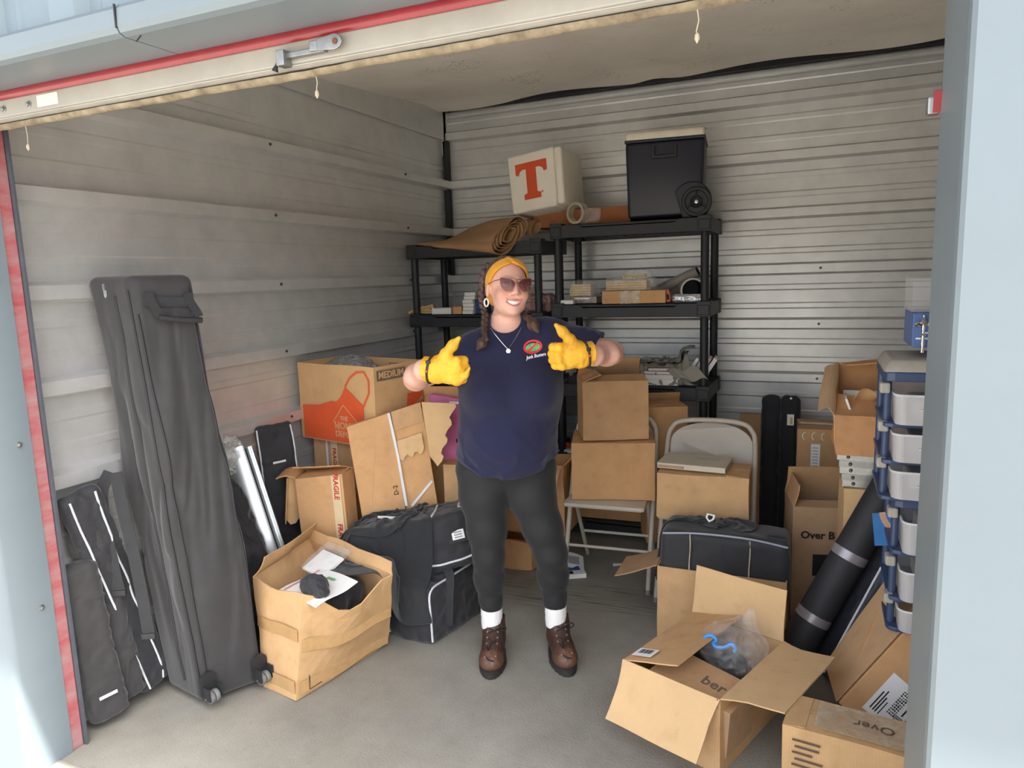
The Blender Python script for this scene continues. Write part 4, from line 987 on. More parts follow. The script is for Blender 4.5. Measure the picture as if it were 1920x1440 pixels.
# end flap and grab handle high on the right face
def on_bag(z, k, out=.0):
    p = L3(NB, NT, z).lerp(L3(RB, RTp, z), k)-c0; s = .08
    p = p - rn_*.03
    for _ in range(14): s -= float(tall_f(V3([tuple(p+rn_*s)]))[0])*.8
    return p+rn_*(s+out)
hb = MB(); hb.ribbon([on_bag(.945, k/8, .006) for k in range(1, 8)], (0, 0, 1), .035, .004); hb.part('handle_backing', M_web2, tb)
for k in (.22, .82): MB().ribbon([on_bag(.965, k, .008), on_bag(.945, k, .018), on_bag(.925, k+.03, .034), on_bag(.912, k+.05, .038)], (RTp-NT).normalized(), .03, .004).part('handle_strap', M_web2, tb)
MB().tube([on_bag(.912, .24, .04), on_bag(.906, .55, .045), on_bag(.904, .9, .04)], .011, 10).part('handle_grip', M_piped, tb, smooth=True)
g0 = on_bag(.985, .0, .01); gz = c0*0+(L3(NT, LT, .38)-c0)+Vector((0, -.03, -.02))
zp = MB(); zp.tube([gz+Vector((.004*math.cos(a), 0, .016*math.sin(a)-.02)) for a in [i*math.pi/6 for i in range(12)]], .003, 6, closed=True); zp.box(gz+Vector((0, -.002, .0)), (.012, .006, .022)); zp.part('zipper_pull', M_zinc, tb)
M_whl = mat('wheel_grey', (112, 112, 112), rough=.6, var=.15); M_hsg = mat('wheel_housing', (40, 41, 43), rough=.5)
for k in (.10, .92):
    p = on_bag(.045, k, .008); h_ = MB(); F_ = frame_on(p, rn_, (RB-NB))
    h_.add([F_ @ Vector(v) for v in [(x, y, z) for z in (0, .012) for x, y in arc(0, .03, .032, .03, 0, 180, 10)+[(-.032, -.025), (.032, -.025)]]], [tuple(range(13))[::-1], tuple(range(13, 26))]+[(i, (i+1) % 13, 13+(i+1) % 13, 13+i) for i in range(13)])
    for s in (-1, 1): h_.box((0, 0, 0), (.006, .05, .05), M=F_ @ Matrix.Translation((s*.026, -.012, .028)))
    hs = h_.part('wheel_housing', M_hsg, tb)
    for s in (-1, 1):
        MB().lathe([(.006, -.0085), (.022, -.0085), (.024, -.005), (.024, .005), (.022, .0085), (.006, .0085)], 20, F_ @ Matrix.Translation((s*.0105, -.032, .028)) @ Matrix.Rotation(math.pi/2, 4, 'Y')).part('wheel', M_whl, hs, smooth=True)
    MB().tube([F_ @ Vector((-.03, -.032, .028)), F_ @ Vector((.03, -.032, .028))], .005, 8).part('axle', M_zinc, hs)
# straps hanging down its left side
for pts in ([(-2.33, 1.70, .93), (-2.345, 1.672, .86), (-2.335, 1.662, .74), (-2.32, 1.662, .6), (-2.31, 1.668, .49)], [(-2.30, 1.70, .93), (-2.27, 1.69, .80), (-2.245, 1.69, .66), (-2.225, 1.69, .5), (-2.21, 1.69, .33)]):
    st = MB().ribbon(smooth_path([Vector(p)-c0 for p in pts]), (.8, .5, 0), .042, .003).part('shoulder_strap', M_web2, tb)
    e = Vector(pts[-1])-c0; MB().box(e+Vector((.0, -.004, -.005)), (.05, .008, .022), rot=(0, 0, .5)).part('buckle', M_hsg, st, bevel=.003)

# --- slimmer black bags propped in the front corner
def slim_bag(label, p0, p1, wdir, wd, th, m, seed, group, piping=None, tagm=None, amp=.006, cap_r=.03, name='equipment_bag'):
    """flat padded bag from foot p0 to head p1"""
    p0, p1 = Vector(p0), Vector(p1); ax = (p1-p0); ln = ax.length; ax.normalize(); wv = Vector(wdir); wv = (wv-ax*wv.dot(ax)).normalized(); nv = ax.cross(wv)
    t = thing(name, label, 'bag', p0, group=group); M3 = Matrix((wv, nv, ax)).transposed(); t.rotation_euler = M3.to_euler()
    g = waves(seed, 7, 16, 60, (1, 1, .4)); g2 = waves(seed+1, 5, 45, 120)
    def f(p):
        d = rbox(p, (0, 0, ln/2), (wd/2, th/2, ln/2), min(cap_r, th*.48, wd*.48))
        return d + amp*1.6*g(p) - amp*1.2*(.7-2*np.abs(g2(p)))
    soft('body', f, (-wd/2-.03, -th/2-.03, -.02), (wd/2+.03, th/2+.03, ln+.03), .0085, m, t)
    if piping:
        for (sx, sy) in piping:
            pts = []
            for i in range(33):
                z = .015+(ln-.03)*i/32; d0 = Vector((sx, sy, 0)).normalized(); s = .0
                o = Vector((0, 0, z)); r = max(wd, th)
                for _ in range(16): r -= float(f(V3([tuple(o+d0*r)]))[0])*.75
                pts.append(o+d0*(r+.001))
            pts = relax_path(pts)
            MB().tube(pts, .004, 6).part('piping', M_pipe, t, smooth=True)
    if tagm:
        z, sx, sy, w_, h_ = tagm; r = .3; d0 = Vector((sx, sy, 0)).normalized()
        for _ in range(18): r -= float(f(V3([tuple(d0*r+Vector((0, 0, z)))]))[0])*.75
        MB().box(d0*(r+.001)+Vector((0, 0, z)), (w_, .002, h_), rot=(0, 0, math.atan2(sx, -sy) if True else 0)).part('sewn_tag', M_pipe, t)
    return t
s1 = slim_bag('slim black bag with white piping and grey tag, lowest in the left front corner', (-2.34, 1.60, .035), (-2.355, 1.545, .64), (.35, 1, 0), .13, .06, M_nyl, 201, 'bags in the left front corner', piping=[(.62, .5)], tagm=(.10, .0, -1, .06, .012))
s2 = slim_bag('soft black tube bag slumped behind the piped bag by the left jamb', (-2.35, 1.70, .05), (-2.365, 1.60, .78), (.3, 1, 0), .11, .06, M_nyl, 205, 'bags in the left front corner', amp=.010, cap_r=.045)
s3 = slim_bag('black bag with two long white piping lines leaning against the left wall', (-2.34, 1.80, .05), (-2.355, 1.585, .885), (.2, 1, 0), .14, .05, M_nyl2, 209, 'bags in the left front corner', piping=[(-.5, -.35), (.5, -.35)])
s4 = slim_bag('dark nylon bag standing between the wheeled bag and the aluminium frame', (-2.13, 2.25, .05), (-2.33, 2.17, .74), (.5, 1, 0), .18, .10, M_nyl2, 213, None, amp=.012, cap_r=.05)

# --- aluminium banner stand, piped bag and crinkled plastic against the wall
al = thing('banner_stand', 'silver aluminium roll-up banner stand propped against the left wall', 'stand', (-2.09, 2.345, .02))
A0, A1 = Vector((0, 0, 0)), Vector((-.265, .0, .85)); ax = (A1-A0).normalized(); wv = Vector((.75, .66, 0)); wv = (wv-ax*wv.dot(ax)).normalized(); nv = wv.cross(ax).normalized()
def ext(poly, a, b, name, m, parent=al):
    vs = []
    for k in (a, b):
        for u, v in poly: vs.append(A0.lerp(A1, k)+wv*u+nv*v)
    n = len(poly); return MB().add(vs, [(i, (i+1) % n, n+(i+1) % n, n+i) for i in range(n)]+[tuple(range(n))[::-1], tuple(range(n, 2*n))]).part(name, m, parent, smooth=True, angle=35)
ext([(-.082, -.01), (-.078, .010), (-.055, .020), (.005, .026), (.02, .02), (.022, -.01)], 0, 1, 'casing', M_alu)
ext([(.026, -.008), (.026, .02), (.034, .022), (.036, .008), (.042, .008), (.044, .022), (.052, .02), (.054, -.008)], .0, .985, 'clip_rail', M_alu)
ext([(.0225, -.006), (.0225, .012), (.0255, .012), (.0255, -.006)], 0, .98, 'slot', M_blk)
for o_ in (-.035, .04): MB().tube([A1+wv*o_+nv*.01, A1+wv*o_+nv*.01+ax*.01], .006, 8).part('end_bolt', M_zinc, al)
slim_bag('flat black bag with white piped edge behind the aluminium banner stand', (-2.31, 2.60, .05), (-2.35, 2.56, .93), (.6, .8, 0), .17, .045, M_nyl2, 217, None, piping=[(-.5, -.12), (.5, -.12)], tagm=(.70, .05, -1, .06, .01), amp=.004, cap_r=.02)
pw = thing('plastic_wrap', 'crinkled clear plastic wrap bunched above the aluminium banner stand', 'plastic', (-2.375, 2.30, .84))
gp = waves(221, 8, 70, 240)
soft('film', lambda p: ell(p, (0, 0, .0), (.035, .06, .075)) - .02*(1-2*np.abs(gp(p))), (-.08, -.12, -.13), (.08, .12, .13), .006, F_cloud, pw)

# --- front cardboard box with crushed rim, papers inside
BA = [(-1.985, 1.985, 0), (-1.79, 1.955, 0), (-1.70, 2.455, 0), (-1.93, 2.49, 0)]; TA = [(-2.055, 2.06, .42), (-1.755, 1.995, .415), (-1.555, 2.30, .40), (-2.105, 2.46, .43)]
ca = carton('cardboard_box', 'crushed kraft box taped all over, open, with papers on top, beside the wheeled bag', BA, TA, K1, flaps={3: (35, .10, .3), 2: (100, .05)}, warp=.012, seed=1, sag={1: .10, 0: .015})
for (i, v0, w_) in ((0, .12, .05), (1, .10, .05), (1, .52, .05), (0, .62, .05)):
    pts = []; nn = None
    for k in range(13):
        p, n_, al_ = on_face(ca, BA, TA, i, .02+.96*k/12, v0, .005)
        if i == 1: p = p-Vector((0, 0, .10*math.sin(math.pi*(.02+.96*k/12))**2*v0*v0))
        pts.append(p+Vector((nz(p, 6, 1), nz(p, 6, 10.5), nz(p, 6, 5.2)))*.012)
    MB().ribbon(pts, (0, 0, 1), w_, .0006).part('tape', M_tape, ca)
p, n_, al_ = on_face(ca, BA, TA, 1, .16, .13, .012); decal(stroke([(-.03, .035), (-.03, -.025), (.03, -.025)], .004), M_blk, ca, p, n_, al_)
# things lying in it
gr = waves(231, 6, 30, 90)
fill = thing('black_clothing', 'black folded fabric filling the crushed front box', 'clothing', (-1.85, 2.22, .26)); soft('cloth', lambda p: rbox(p, (0, 0, .02), (.12, .16, .055), .04)+.012*gr(p), (-.18, -.22, -.06), (.18, .22, .12), .008, M_nyl2, fill)
MB().box((-1.86, 2.22, .12), (.16, .26, .22)).part('stuffing', M_nyl2, fill).matrix_parent_inverse = Matrix.Translation((1.85, -2.22, -.26))
bk = thing('magazine', 'white magazine with a grey house picture lying in the crushed front box', 'magazine', (-1.80, 2.13, .385), (math.radians(8), math.radians(-4), math.radians(-18)))
b = MB(); b.sheet(lambda u, v: (-.14+.28*u, -.10+.2*v, .012*math.sin(u*3.1)+.004*math.sin(v*7)), 10, 8, .004); b.part('pages', M_paper, bk, smooth=True)
decal([(-.10, -.085), (-.095, -.085), (-.095, .085), (-.10, .085)], M_redp, bk, (0, 0, .012), (0, 0, 1), (1, 0, 0)); decal([(-.0, -.05), (.03, -.02), (.07, -.05), (.07, -.09), (.0, -.09)], mat('print_grey', (150, 152, 150), rough=.8, var=.2, scale=60), bk, (.03, .02, .0145), (0, 0, 1), (1, 0, 0)); decal([(0, 0), (.05, 0), (.05, .012), (0, .012)], MATS['print_green'], bk, (.0, .05, .0145), (0, 0, 1), (1, 0, 0))
wb_ = thing('spiral_notebook', 'spiral notebook in clear plastic at the back of the crushed front box', 'notebook', (-1.90, 2.30, .40), (math.radians(25), 0, math.radians(-20)))
MB().box((0, 0, 0), (.15, .12, .012)).part('pages', M_paper, wb_); 
for k in range(12): MB().tube([(-.066+.012*k, .06+.006*math.cos(a), .006*math.sin(a)) for a in [2*math.pi*i/8 for i in range(8)]], .0012, 5, closed=True).part('coil', M_blk, wb_)
soft('plastic_sleeve', lambda p: rbox(p, (0, .02, .008), (.085, .085, .014), .01)+.004*gr(p*2), (-.11, -.09, -.03), (.11, .13, .05), .006, F_clear, wb_)
kn = thing('black_cloth', 'small knotted black cloth on the magazine in the crushed front box', 'cloth', (-1.765, 2.075, .425)); gk = waves(241, 7, 70, 180)
soft('knot', lambda p: smin(ell(p, (0, 0, .0), (.05, .04, .032)), ell(p, (.03, -.02, -.015), (.04, .03, .022)), .02)-.012*(1-2*np.abs(gk(p))), (-.09, -.09, -.06), (.1, .09, .07), .005, M_nyl2, kn)

# --- FRAGILE box, box behind it, moving box on top
BB = [(-2.15, 2.50, 0), (-1.92, 2.53, 0), (-1.95, 2.64, 0), (-2.18, 2.62, 0)]; TB = [(-2.168, 2.475, .699), (-1.939, 2.52, .729), (-1.97, 2.65, .725), (-2.22, 2.61, .705)]
cb_ = carton('cardboard_box', 'kraft box with a FRAGILE tape strip, torn open on its left edge', BB, TB, K3, flaps={0: (4, .10), 3: (150, .09, .5), 2: (20, .12)}, seed=2)
M_ftape = mat('cream_tape', (216, 196, 158), rough=.35, var=.08, coat=.3)
pts = [on_face(cb_, BB, TB, 0, .86, v, .004)[0] for v in (.1, .3, .5, .7, .9, .995)]; p, n_, al_ = on_face(cb_, BB, TB, 0, .86, .5); MB().ribbon(pts, al_, .045, .0006).part('tape', M_ftape, cb_)
for v in (.60, .93):
    p, n_, al_ = on_face(cb_, BB, TB, 0, .86, v, .0052); lettering('FRAGILE', .034, M_redp, cb_, p, n_, (-Vector((0, 0, 1))), bold=.0008)
tp = MB(); tp.sheet(lambda u, v: Vector((-2.21-.03*v-.02*math.sin(u*9), 2.47+.15*u, .70-.22*v+.02*math.sin(u*14)*v))-Vector(cb_['_c0']), 10, 8, .004); tp.part('torn_flap', K1, cb_, smooth=True)
BD = corners((-2.125, 2.985, 0), -9, .46, .30, .795); cdx = carton('cardboard_box', 'tall kraft box under the moving box, with a white strap and FRAGILE tape', *BD, K2, seed=3)
p, n_, al_ = on_face(cdx, *BD, 0, .33, .93, .004); MB().ribbon([on_face(cdx, *BD, 0, .33, v, .004)[0] for v in (.3, .6, .99)], al_, .045, .0006).part('tape', M_ftape, cdx); lettering('FRAGILE', .034, M_redp, cdx, on_face(cdx, *BD, 0, .33, .87, .0052)[0], n_, (0, 0, -1), bold=.0008)
MB().ribbon([on_face(cdx, *BD, 0, .22, v, .005)[0] for v in (.3, .6, 1.0)], al_, .014, .001).part('strap', M_pipe, cdx)
CC = corners((-2.115, 2.945, .80), -11.6, .54, .328, .385); cc = carton('moving_box', 'open moving box printed MEDIUM with an orange apron, on top of a tall kraft box', *CC, cardboard('moving_board', (204, 164, 118), .06), flaps={}, seed=4, warp=.004)
for i, a in ((0, 92), (1, 92), (2, 92), (3, 92)): pass
# orange apron on the wide side
def face_frame(t, C, i): p, n_, al_ = on_face(t, *C, i, .5, .5, .0048); return p, n_, al_
p0, n0, a0 = face_frame(cc, CC, 0)
ap = [(-.245, -.185), (.185, -.185), (.192, -.09), (.195, .005), (.075, .09)]+[(.075-.10*t, .09-.075*t-.03*math.sin(math.pi*t)) for t in (.25, .5, .75, 1)]+[(-.12, -.012), (-.245, -.02)]
decal(ap, M_org, cc, p0, n0, a0, 'printed_apron')
decal(stroke([(.075, .09), (.11, .135), (.16, .165), (.21, .168), (.238, .13), (.236, .07), (.205, .02), (.193, .0)], .009), M_org, cc, p0, n0, a0, 'printed_strap')
dm = [(.0, .012), (.135, -.058), (.0, -.128), (-.0, -.128), (-.0, -.128)]; cxd, cyd = .055, -.085
for a, b_ in (((-.075, 0), (0, .085)), ((0, .085), (.10, 0)), ((-.075, 0), (-.03, -.05))): decal(stroke([(cxd+a[0], cyd+a[1]), (cxd+b_[0], cyd+b_[1])], .004), MATS['moving_board'], cc, p0+n0*.0006, n0, a0, 'printed_diamond')
for tx, sz, dy in (('THE', .03, .03), ('HOME', .048, -.008), ('DEPOT', .042, -.05)): lettering(tx, sz, MATS['moving_board'], cc, p0+n0*.0008+a0*cxd+Vector((0, 0, cyd+dy-.012)), n0, a0, bold=.001)
p1, n1, a1 = face_frame(cc, CC, 1)
M_gp = mat('grey_print', (104, 92, 78), rough=.8)
decal([(-.15, .125), (.04, .125), (.04, .172), (-.15, .172)], M_gp, cc, p1, n1, a1); lettering('MEDIUM', .045, MATS['moving_board'], cc, p1+n1*.0008-a1*.055+Vector((0, 0, .149)), n1, a1, bold=.0012)
decal([(.02, -.15), (.16, -.13), (.16, .04), (.05, .04)], M_org, cc, p1, n1, a1, 'printed_panel'); lettering('THE HOME', .03, MATS['moving_board'], cc, p1+n1*.0008+a1*.10+Vector((0, 0, -.03)), n1, (a1+Vector((0, 0, .6))), bold=.0006)
# inside print on the far wall
p2, n2, a2 = on_face(cc, *CC, 2, .25, .86, -.0062); 
for pl in ([(-.08, -.03), (.08, -.03), (.08, -.027), (-.08, -.027)], [(-.08, .027), (.08, .027), (.08, .03), (-.08, .03)], [(-.08, -.03), (-.077, -.03), (-.077, .03), (-.08, .03)], [(.077, -.03), (.08, -.03), (.08, .03), (.077, .03)]): decal(pl, M_blk, cc, p2, -n2, -a2)
pb_ = thing('plastic_bag', 'grey crinkled plastic bag bulging out of the open moving box', 'plastic bag', (-2.13, 2.95, 1.10)); gq = waves(251, 8, 50, 200)
soft('film', lambda p: ell(p, (-.04, 0, .015), (.15, .10, .085)) - .018*(1-2*np.abs(gq(p))), (-.26, -.16, -.08), (.24, .16, .17), .007, film('grey_film', (150, 152, 154), alpha=.75, rough=.2), pb_)
soft('dark_contents', lambda p: rbox(p, (.04, 0, -.03), (.19, .12, .07), .04)+.01*gr(p), (-.2, -.15, -.12), (.26, .15, .07), .01, M_nyl2, pb_)

# --- wide flat carton leaning, torn open at its right end
fl = thing('flat_carton', 'tall flat kraft carton leaning behind the duffels with a torn corner and white straps', 'box', (-1.87, 2.74, 0)); c0 = Vector(fl.location)
e0, e1 = Vector((-1.975, 2.625, .922)), Vector((-1.70, 2.84, 1.012)); dn = Vector((.052, .0, -.415)).normalized(); al_ = (e1-e0).normalized(); nn = al_.cross(-dn).normalized(); 
if nn.y > 0: nn = -nn
al_E, nn_E = al_.copy(), nn.copy(); e0 = e0.copy()
def fc(s, t_, k=0): return e0 + al_*s + dn*t_ - nn*k - c0
W_ = (e1-e0).length; H_ = .915; wob2 = lambda p: p+nn*(.006*nz(p, 5, 3))
half = .205
def slab(s0, s1, t0, t1, k0, k1, name, m, parent=fl):
    b = MB(); b.sheet(lambda u, v: wob2(fc(s0+(s1-s0)*u, t0+(t1-t0)*v, k0)), 8, 10, (k1-k0)); return b.part(name, m, parent)
b = MB(); b.hexa([fc(0, H_, .0), fc(half, H_, 0), fc(half, H_, .045), fc(0, H_, .045)], [fc(0, 0, .0), fc(half, -.0, 0), fc(half, 0, .045), fc(0, 0, .045)]); b.part('body', K3, fl, bevel=.003)
b = MB(); b.hexa([fc(half+.004, H_, .012), fc(W_, H_, .012), fc(W_, H_, .055), fc(half+.004, H_, .055)], [fc(half+.004, .03, .012), fc(W_, .03, .012), fc(W_, .03, .055), fc(half+.004, .03, .055)]); b.part('end_section', K3, fl, bevel=.003)
b = MB(); b.hexa([fc(half+.006, .09, .004), fc(W_-.006, .09, .004), fc(W_-.006, .09, .012), fc(half+.006, .09, .012)], [fc(half+.006, .0, .004), fc(W_-.006, .0, .004), fc(W_-.006, .0, .012), fc(half+.006, .0, .012)]); b.part('top_strip', K2, fl)
b = MB(); b.sheet(lambda u, v: fc(half+.012+u*(.12), .14+.085*v+.012*math.sin(u*17)*v, .006-.012*v), 10, 5, .004); b.part('torn_patch', K4, fl)
def tornf(u, v):
    ed = .15*(1-.78*v)+.012*math.sin(v*23); return fc(W_+ed*u, .0+.26*v+.05*u, .0-.05*u)
MB().sheet(tornf, 8, 14, .004).part('torn_flap', K4, fl, smooth=True)
for s in (half-.006, ): MB().ribbon([fc(s, .0, -.0035), fc(s+.01, .2, -.004), fc(s+.012, .45, -.004)], al_, .012, .001).part('strap', M_pipe, fl)
MB().ribbon([fc(half+.03, .46, -.002), fc(W_-.01, .38, .008)], dn, .012, .001).part('strap', M_pipe, fl)
lettering('D-2', .03, M_blk, fl, fc(half-.03, .36, -.004), nn, -dn)
decal(stroke([(0, 0), (.10, .26)], .0016), MATS['kraft_board_inner'], fl, fc(.05, .40, -.0035), nn, al_, 'scratch')
# pink binder, open box and small box behind it
pk = thing('pink_binder', 'pink ring binder standing between the flat carton and the person', 'binder', (-1.63, 2.985, .70)); 
b = MB(); b.hexa([(-.10, 0, 0), (.085, -.005, -.015), (.085, .05, -.015), (-.10, .05, 0)], [(-.13, .02, .32), (.115, .01, .295), (.115, .06, .295), (-.13, .07, .32)]); M_pink = mat('pink_plastic', (200, 112, 158), rough=.4); b.part('cover', M_pink, pk, bevel=.006)
MB().lathe([(.013, 0), (.013, .002), (.009, .003)], 16, Matrix.Translation((.04, -.001, .10)) @ Matrix.Rotation(math.pi/2, 4, 'X')).part('finger_hole', M_blk, pk); MB().box((.03, .008, .285), (.07, .002, .012)).part('label_slot', M_paper, pk)
BH = corners((-1.72, 3.20, .0), 4, .30, .26, 1.0); ch = carton('cardboard_box', 'kraft box with raised flap seen behind the pink binder', *BH, K3, flaps={0: (100, .05)}, seed=6)
gH = thing('paper_sheaf', 'blue and white papers poking from the box behind the person', 'papers', (-1.60, 3.2, .995))
for k in range(5): MB().box((.012*k-.02, 0, .03+.004*k), (.006, .16, .08), rot=(0, .3+.1*k, 0)).part('sheet', (M_paper, M_blue, M_paper, M_navyb, M_paper)[k], gH)
BG = corners((-1.56, 3.03, .0), 10, .19, .24, .70); cg = carton('cardboard_box', 'small kraft box below the pink binder, behind the black duffels', *BG, K2, seed=7, tape=True)
# cartons behind the person's legs
BI = [(-1.56, 3.36, 0), (-1.385, 3.38, 0), (-1.36, 3.68, 0), (-1.6, 3.68, 0)]; TI = [(-1.56, 3.36, .17), (-1.385, 3.38, .16), (-1.36, 3.68, .17), (-1.6, 3.68, .18)]
carton('cardboard_box', 'low crushed kraft box on the floor seen between the legs', BI, TI, K3, flaps={0: (165, .08)}, seed=8, warp=.008)
BJ = [(-1.60, 3.44, .19), (-1.22, 3.46, .19), (-1.22, 3.72, .19), (-1.6, 3.72, .19)]; TJ = [(-1.60, 3.44, .56), (-1.22, 3.46, .58), (-1.22, 3.72, .58), (-1.6, 3.72, .56)]
cj = carton('cardboard_box', 'torn kraft box with a ragged side behind the right leg of the person', BJ, TJ, K3, flaps={1: (130, .1), 0: (200, .14, .4)}, seed=9, warp=.01)

# --- black duffels and the draped shirt
def duffel(label, loc, rot, size, seed, pipes, group='black duffel bags'):
    w_, d_, h_ = size; t = thing('duffel_bag', label, 'bag', loc, rot, group); g = waves(seed, 7, 16, 60); g2 = waves(seed+1, 5, 40, 110)
    def f(p): return rbox(p, (0, 0, h_/2), (w_/2, d_/2, h_/2), .028)+.011*g(p)-.006*(.7-2*np.abs(g2(p)))
    soft('body', lambda p: np.maximum(f(p), .002-p[:, 2]), (-w_/2-.04, -d_/2-.04, -.01), (w_/2+.04, d_/2+.04, h_+.04), .0085, M_nyl2, t)
    for pl in pipes:
        pts = []
        for q in smooth_path(pl, 8):
            c = Vector((0, 0, h_/2)); d0 = (q-c).normalized(); r = (q-c).length+.08
            for _ in range(18): r -= float(f(V3([tuple(c+d0*r)]))[0])*.7
            pts.append(c+d0*(r+.0015))
        pts = relax_path(pts, 3)
        MB().tube(pts, .005, 6).part('piping', M_pipe, t, smooth=True)
    return t, f
d1, f1 = duffel('big black duffel with white piping on the floor, under the other duffel', (-1.585, 2.70, 0), (0, 0, math.radians(-8)), (.25, .42, .27), 301, [[(.125, -.21, .01), (.125, -.21, .13), (.12, -.20, .26), (.12, -.05, .27), (.12, .2, .27)], [(-.125, -.21, .01), (-.125, -.21, .13), (-.12, -.20, .26)]])
d2, f2 = duffel('black duffel with a white card tag lying on top of the big duffel', (-1.63, 2.69, .262), (math.radians(-4), math.radians(-9), math.radians(34)), (.62, .24, .25), 305, [[(-.10, -.13, .05), (.05, -.14, .03), (.20, -.14, .03), (.32, -.12, .05)], [(.08, -.10, .27), (.12, -.02, .29), (.13, .08, .28)], [(.23, -.10, .26), (.26, -.02, .29), (.27, .08, .28)]])
def stick(t, f, h_, q, d0, w_, hh, m, name, th=.002, up_=(0, 0, 1)):
    c = Vector((0, 0, h_/2)); q = Vector(q); d0 = Vector(d0).normalized(); r = .12
    for _ in range(18): r -= float(f(V3([tuple(q+d0*r)]))[0])*.7
    F_ = frame_on(q+d0*(r+.001), d0, Vector(up_).cross(d0)); return MB().box((0, 0, 0), (w_, hh, th), M=F_).part(name, m, t), F_
pt, F_ = stick(d2, f2, .27, (.17, -.12, .155), (0, -1, .25), .085, .07, M_piped, 'patch', .003); cdt, F_ = stick(d2, f2, .27, (.17, -.12, .155), (0, -1, .25), .055, .042, M_paper, 'card', .016)
for k in range(3): MB().box((0, 0, 0), (.036, .006, .0006), M=F_ @ Matrix.Translation((0, .011-.011*k, .0085))).part('printed_line', MATS['print_grey'], cdt)
hg, F_ = stick(d2, f2, .27, (.015, -.12, .09), (0, -1, 0), .045, .11, mat('hang_tag', (40, 42, 46), rough=.4), 'hang_tag', .003); MB().box((0, 0, 0), (.028, .045, .001), M=F_ @ Matrix.Translation((.004, .028, .003))).part('barcode_label', M_paper, hg); MB().box((0, 0, 0), (.010, .085, .001), M=F_ @ Matrix.Translation((-.018, -.01, .003))).part('blue_stripe', mat('cyan_print', (60, 150, 200), rough=.4), hg)
MB().ribbon(smooth_path([(.135, -.10, .06), (.14, -.09, .2), (.12, -.06, .29), (.0, .0, .30)]), (1, .2, 0), .04, .004).part('strap', M_web2, d1)
sh_ = thing('draped_shirt', 'black cotton shirt draped crumpled over the duffels', 'shirt', (-1.745, 2.56, .0))
fA, fB = local_sdf(f1, d1.location, d1.rotation_euler), local_sdf(f2, d2.location, d2.rotation_euler)
RA_ = rotm(0, 0, 14); RE_ = rotm(0, 0, math.degrees(math.atan2(al_E.y, al_E.x)))
def under(p):
    d = np.minimum(fA(p), fB(p))
    d = np.minimum(d, rbox(p, (-1.80, 2.24, .17), (.19, .22, .22), .03, RA_))          # taped box and what fills it
    d = np.minimum(d, rbox(p, (-2.05, 2.57, .35), (.13, .07, .38), .01))
    d = np.minimum(d, -((p-V3(e0)) @ V3(-nn_E))-.0)                                       # face of the flat carton
    return np.minimum(d, p[:, 2])
def fold0(u, v):
    a = (u-.5)*.40; b_ = (v-.42)*.52
    return (-1.79+a*.83+b_*.50+.012*math.sin(v*31), 2.585+a*.56-b_*.78+.014*math.sin(u*40), .61+a*.15-.55*max(0, b_)+.035*math.sin(u*19+v*5)+.02*math.sin(v*23+u*9))
M_cot = mat('black_cotton', (46, 47, 49), rough=.9, var=.08, bump=.2, bscale=300, sheen=.25, spec=.2)
cloth_part('fabric', cloth(60, 62, .64, .72, fold0, under, steps=120, iters=10, seed=4), M_cot, sh_)
def fold1(u, v): a = (u-.5)*.34; b_ = (v-.5)*.2; return (-1.77+a*.83+b_*.5+.03*math.sin(v*14), 2.60+a*.56-b_*.8+.02*math.sin(u*21), .70+.04*math.sin(u*25+v*17))
X1 = cloth(46, 38, .56, .42, fold1, lambda p: under(p)-.012, steps=85, iters=10, seed=6); cloth_part('sleeve_fold', X1, M_cot, sh_)
q1 = Vector(X1[24, 26])-Vector(sh_.location); MB().box(q1+Vector((0, -.01, .008)), (.085, .004, .012), rot=(.5, .05, .35)).part('white_label', M_paper, sh_)
# ================================================================ black resin shelving along the back wall
def rack(label, x0, x1, y0, y1, tiers):
    t = thing('shelving_unit', label, 'shelving', ((x0+x1)/2, (y0+y1)/2, 0), group='black shelving units'); cx, cy = (x0+x1)/2, (y0+y1)/2; hw, hd = (x1-x0)/2, (y1-y0)/2
    b = MB(); h = .075
    b.box((0, 0, h-.008), (2*hw-.02, 2*hd-.02, .014))
    for s in (-1, 1):
        b.prism([(-hw+.05, 0), (hw-.05, 0), (hw-.05, h), (hw*.62, h), (hw*.58, h-.018), (-hw*.58, h-.018), (-hw*.62, h), (-hw+.05, h)], 'y', s*hd-(.012 if s > 0 else 0), s*hd+(0 if s > 0 else .012))
        b.box((s*(hw-.006), 0, h/2), (.012, 2*hd-.1, h))
        for s2 in (-1, 1):
            b.box((s*(hw-.035), s2*(hd-.035), h/2+.004), (.075, .075, h+.012)); b.box((s*(hw-.035), s2*(hd-.035), h/2), (.06, .085, h-.02))
    for k in range(7): b.box((-hw+.1+(2*hw-.2)*k/6, 0, h*.5), (.008, 2*hd-.03, h*.6))
    for k in range(3): b.box((0, -hd*.6+hd*.6*k, h*.5), (2*hw-.03, .008, h*.5))
    me = b.mesh('shelf_tray', bevel=.003, seg=1); me.materials.append(M_plast)
    for z in tiers:
        o = link('shelf_tray', me, None, t, (0, 0, z-h))
    for sx in (-1, 1):
        for sy in (-1, 1):
            for z0, z1 in zip(tiers, tiers[1:]):
                pm = MB(); pm.lathe([(.021, z0-.01), (.023, z0+.02), (.023, z1-h-.02), (.021, z1-h+.01)], 16, Matrix.Translation((sx*(hw-.035), sy*(hd-.035), 0))); pm.part('post', M_plast, t, smooth=True)
    return t
rack('tall black shelving unit on the right, carrying two coolers', -1.46, -.545, 3.985, 4.44, [.10, .50, .935, 1.405, 1.865])
rack('black shelving unit in the left back corner with brown paper on top', -2.41, -1.50, 3.935, 4.39, [.10, .50, .935, 1.355, 1.785])

